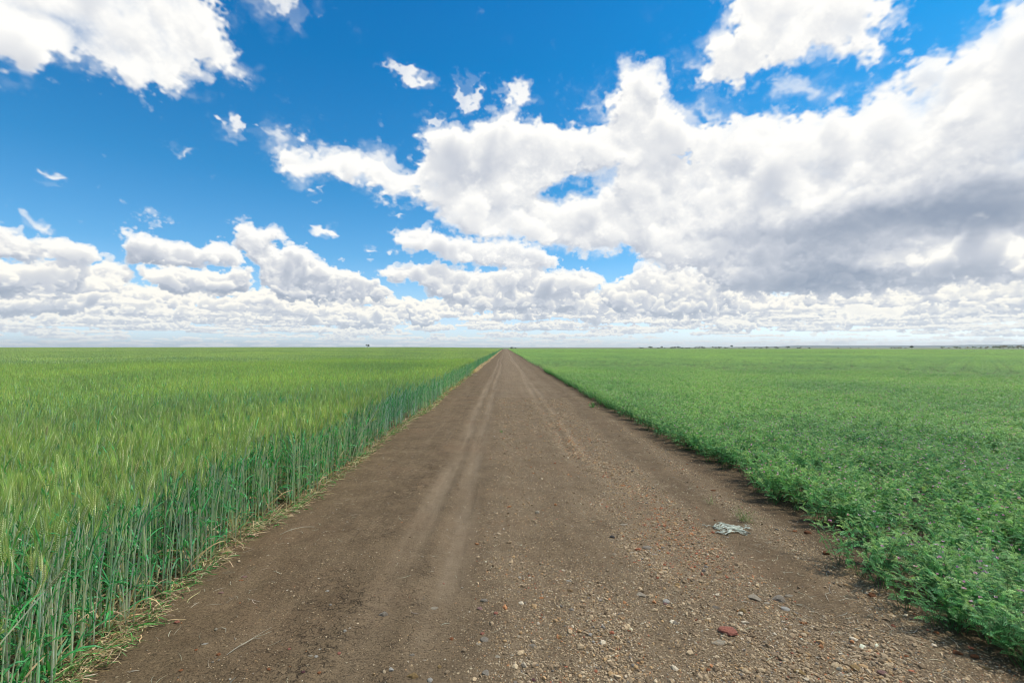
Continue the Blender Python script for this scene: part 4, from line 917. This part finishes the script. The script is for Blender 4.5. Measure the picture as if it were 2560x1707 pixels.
tuft('weed', 'small green weed growing alone at the soil edge halfway along the legumes', 1482, 1019, 26, .30, (.10, .26, .07), 23, .006)
tuft('weed', 'tiny green seedling alone in the middle of the track', 1253, 1082, 8, .10, (.09, .24, .06), 24, .004)

# ------------------------------------------------------------------ far trees, scrub and hills
M_bark = stone_mat('bark', (.12, .10, .085), (.07, .06, .05), .95)
def tree(x, y, z, h, w, label, seed, name='tree', trunk=.3, group=None, c=(.060, .092, .058)):
    r = np.random.RandomState(seed); root = bpy.data.objects.new(name, None); col.objects.link(root); root.location = (x, y, z); tag(root, label, 'tree', group)
    b = MB(); th = h*(trunk+.25); K = 5; s = np.linspace(0, 1, K); lean = r.normal(0, .05*h, 2)
    P = np.stack([lean[0]*s, lean[1]*s, th*s], 1)[None]; tube(b, P, (np.linspace(.045, .02, K)*h*.8)[None], np.array([[.1, .09, .08]]), 6)
    nl = 4; a = r.uniform(0, 6.28, nl); P = np.stack([np.stack([lean[0]*.6+np.cos(a)*w*.32*q, lean[1]*.6+np.sin(a)*w*.32*q, h*trunk*.8+(h*.45)*q**.8+0*a], 1) for q in s], 1)
    tube(b, P, np.linspace(.018, .006, K)[None].repeat(nl, 0)*h, np.full((nl, 3), .09), 4)
    add('trunk', b.mesh('trunk', [M_bark]), root)
    b = MB(); L = max(4, int(5*w/h)+3); cz = h*(trunk+(1-trunk)*r.uniform(.3, .8, L)); cx = r.uniform(-.36, .36, L)*w; cy = r.uniform(-.36, .36, L)*w; rr = r.uniform(.16, .30, L)*min(w, h*1.2)
    n = 46*L; q = r.randint(0, L, n); d = unit(r.normal(0, 1, (n, 3)))*(r.rand(n, 1)**.4); p = np.stack([cx[q], cy[q], cz[q]], 1)+d*rr[q][:, None]*np.array([1.1, 1.1, .75])
    p[:, 2] = np.clip(p[:, 2], h*trunk*.6, h); u = unit(r.normal(0, 1, (n, 3))); v = unit(np.cross(u, r.normal(0, 1, (n, 3)))); sz = (.055*h*r.uniform(.6, 1.4, n))[:, None]
    b.put(np.stack([p-u*sz, p+v*sz*.7, p+u*sz, p-v*sz*.7], 1), np.repeat(jit(r, c, n, .3, .1)[:, None], 4, 1), np.arange(n)[:, None]*4+np.array([[0, 1, 2, 3]]))
    add('crown', b.mesh('crown', [M_tree]), root)
def far_tree(X, hp, wp, dist, label, seed, base=871.5, **kw):
    a = math.radians(float(azel(X, 868)[0])); y = dist*math.cos(a); x = dist*math.sin(a); k = y/1209.
    z = EYE-(base-868.3)*k; tree(x, y, z, hp*k, wp*k, label, seed, **kw)
far_tree(918.5, 8.6, 9.5, 850, 'lone dark round-topped tree on the left horizon beyond the wheat', 301, base=869, trunk=.22)
far_tree(1279.5, 6.5, 9, 900, 'wider of the two bushy trees just right of the end of the track', 302, base=873.2, trunk=.1)
far_tree(1289, 6.0, 4.5, 900, 'narrower of the two bushy trees just right of the end of the track', 303, base=873.2, trunk=.1)
G = 'trees along the right horizon'
lab = {'wide': 'wide low tree in the dark row along the horizon beyond the legumes', 'mid': 'medium tree in the dark row along the horizon beyond the legumes', 'low': 'low bush in the dark row along the horizon beyond the legumes', 'thin': 'slim upright tree in the dark row along the horizon beyond the legumes'}
TR = [(1603.6, 3.4, 14, 'wide'), (1627, 5.8, 14, 'mid'), (1647, 2.6, 10, 'low'), (1654.6, 5.8, 6, 'thin'), (1662, 3.4, 3, 'low'), (1679, 4.2, 11, 'wide'), (1687.5, 4.8, 8, 'mid'), (1696, 5.4, 12, 'mid'), (1705.6, 3.3, 9, 'low'),
      (1717.5, 3., 12, 'low'), (1723.7, 3.8, 5, 'low'), (1738.6, 4.6, 7, 'mid'), (1747, 5.4, 8, 'mid'), (1754.5, 6.2, 6, 'thin'), (1760, 4.2, 9, 'wide'), (1782, 5.6, 5, 'thin'), (1789.6, 5., 7, 'mid'), (1799, 5.4, 11, 'wide'), (1815, 3.6, 12, 'wide'),
      (1848, 2., 4, 'low'), (1861, 4., 9, 'mid'), (1887, 4.6, 5, 'thin'), (1902, 2.6, 10, 'low'), (1916, 5.8, 8, 'mid'), (1939.5, 4.6, 7, 'mid'), (1945, 3., 7, 'low'), (1969, 5.8, 11, 'wide'), (1996, 2.6, 12, 'low'), (2002, 4.4, 4, 'thin'), (2023, 2.8, 7, 'low')]
for k, (X, h_, w_, t_) in enumerate(TR): far_tree(X, h_+1.2, w_, 1250+60*(k % 4), lab[t_], 310+k, base=872.2, trunk=.08 if t_ in ('low', 'wide') else .2, group='%s trees in the row on the right horizon' % t_)
far_tree(1829.5, 9.6, 6, 1300, 'tallest slim tree of the row along the right horizon', 350, base=872.2, trunk=.4)
far_tree(2280, 9.4, 10, 1250, 'solitary taller tree standing in front of the blue hills', 351, base=872.2, trunk=.25)
SB = [(2096, 3.2), (2126, 2.8), (2147, 2.4), (2171, 2.6), (2228, 4.2), (2238, 4.6), (2249, 5.), (2264, 3.2), (2355, 5.4), (2372, 3.4), (2391, 6.6), (2401, 4.4), (2420, 5.), (2437, 6.4), (2451, 5.2), (2468, 6.6), (2484, 7), (2498, 8.8), (2508, 9), (2521, 8.8), (2533, 6.4), (2547, 9.4), (2558, 7)]
for k, (X, h_) in enumerate(SB): far_tree(X, h_+.2, h_*1.9, 1500+90*(k % 5), 'grey-green scrubby tree at the foot of the blue hills on the right', 360+k, base=872., trunk=.06, group='scrubby trees at the foot of the hills', c=(.22, .26, .19) if k % 3 else (.30, .26, .19))
def make_hills():
    def hill(name, pts, dist, depth, c):
        px_ = np.array([p[0] for p in pts], float); hp = np.array([p[1] for p in pts], float); X = np.linspace(px_[0], px_[-1], 260); H = np.interp(X, px_, hp)
        H = H+.35*fbm(X*.06, X*0+3, 4)*np.minimum(1, H/2)
        a = np.radians(azel(X, np.full_like(X, 868.))[0]); V = []
        for q, hs in ((0, 0.), (.12, .45), (.3, .8), (.5, 1.), (.75, .7), (1., 0.)):
            y = np.full_like(X, dist+depth*q); x = np.tan(a)*dist*(1+.25*q); z = -6+np.maximum(H, 0)*dist/1209*hs*(1+.1*fbm(X*.09+q*7, X*0+q, 3))*(1+.1*q)+8*hs
            V.append(np.stack([x, y, z], 1))
        V = np.array(V); n = len(X); i = (np.arange(len(V)-1)[:, None]*n+np.arange(n-1)[None]).ravel()
        m, nt, p = new_mat(name); pos = N(nt, 'ShaderNodeNewGeometry').outputs['Position']
        link(nt, mixc(nt, noise_(nt, pos, .006, 5, .7), tuple(v*.75 for v in c), tuple(v*1.25 for v in c)), p.inputs['Base Color']); p.inputs['Roughness'].default_value = 1; p.inputs['Specular IOR Level'].default_value = 0
        tag(add(name, mesh_arrays(name, V.reshape(-1, 3), [np.stack([i, i+1, i+1+n, i+n], 1)], mats=[m], smooth=True)), kind='structure')
    hill('hills', [(1780, 0), (1830, .8), (1900, 1.4), (1985, 2.6), (2030, 5.), (2080, 5.6), (2150, 5.), (2230, 4.8), (2300, 5.4), (2360, 4.8), (2440, 6.), (2520, 7.4), (2600, 7.8), (2800, 8.), (3100, 6)], 9000., 3500., (.085, .115, .105))
make_hills()

# ------------------------------------------------------------------ the air between here and the hills
def make_haze():
    x0, x1, y0, y1, z0, z1 = -16000, 16000, -60, 15000, -20, 140
    V = np.array([(x, y, z) for z in (z0, z1) for y in (y0, y1) for x in (x0, x1)], float)
    F = np.array([(0, 2, 3, 1), (4, 5, 7, 6), (0, 1, 5, 4), (2, 6, 7, 3), (0, 4, 6, 2), (1, 3, 7, 5)])
    m = bpy.data.materials.new('haze'); m.use_nodes = True; nt = m.node_tree; nt.nodes.clear()
    o = nt.nodes.new('ShaderNodeOutputMaterial'); v = nt.nodes.new('ShaderNodeVolumePrincipled'); v.inputs['Density'].default_value = 5.0e-5
    v.inputs['Color'].default_value = (.97, .985, .96, 1); v.inputs['Anisotropy'].default_value = .2; nt.links.new(v.outputs[0], o.inputs['Volume'])
    tag(add('haze', mesh_arrays('haze', V, [F], mats=[m])), kind='stuff')
make_haze()
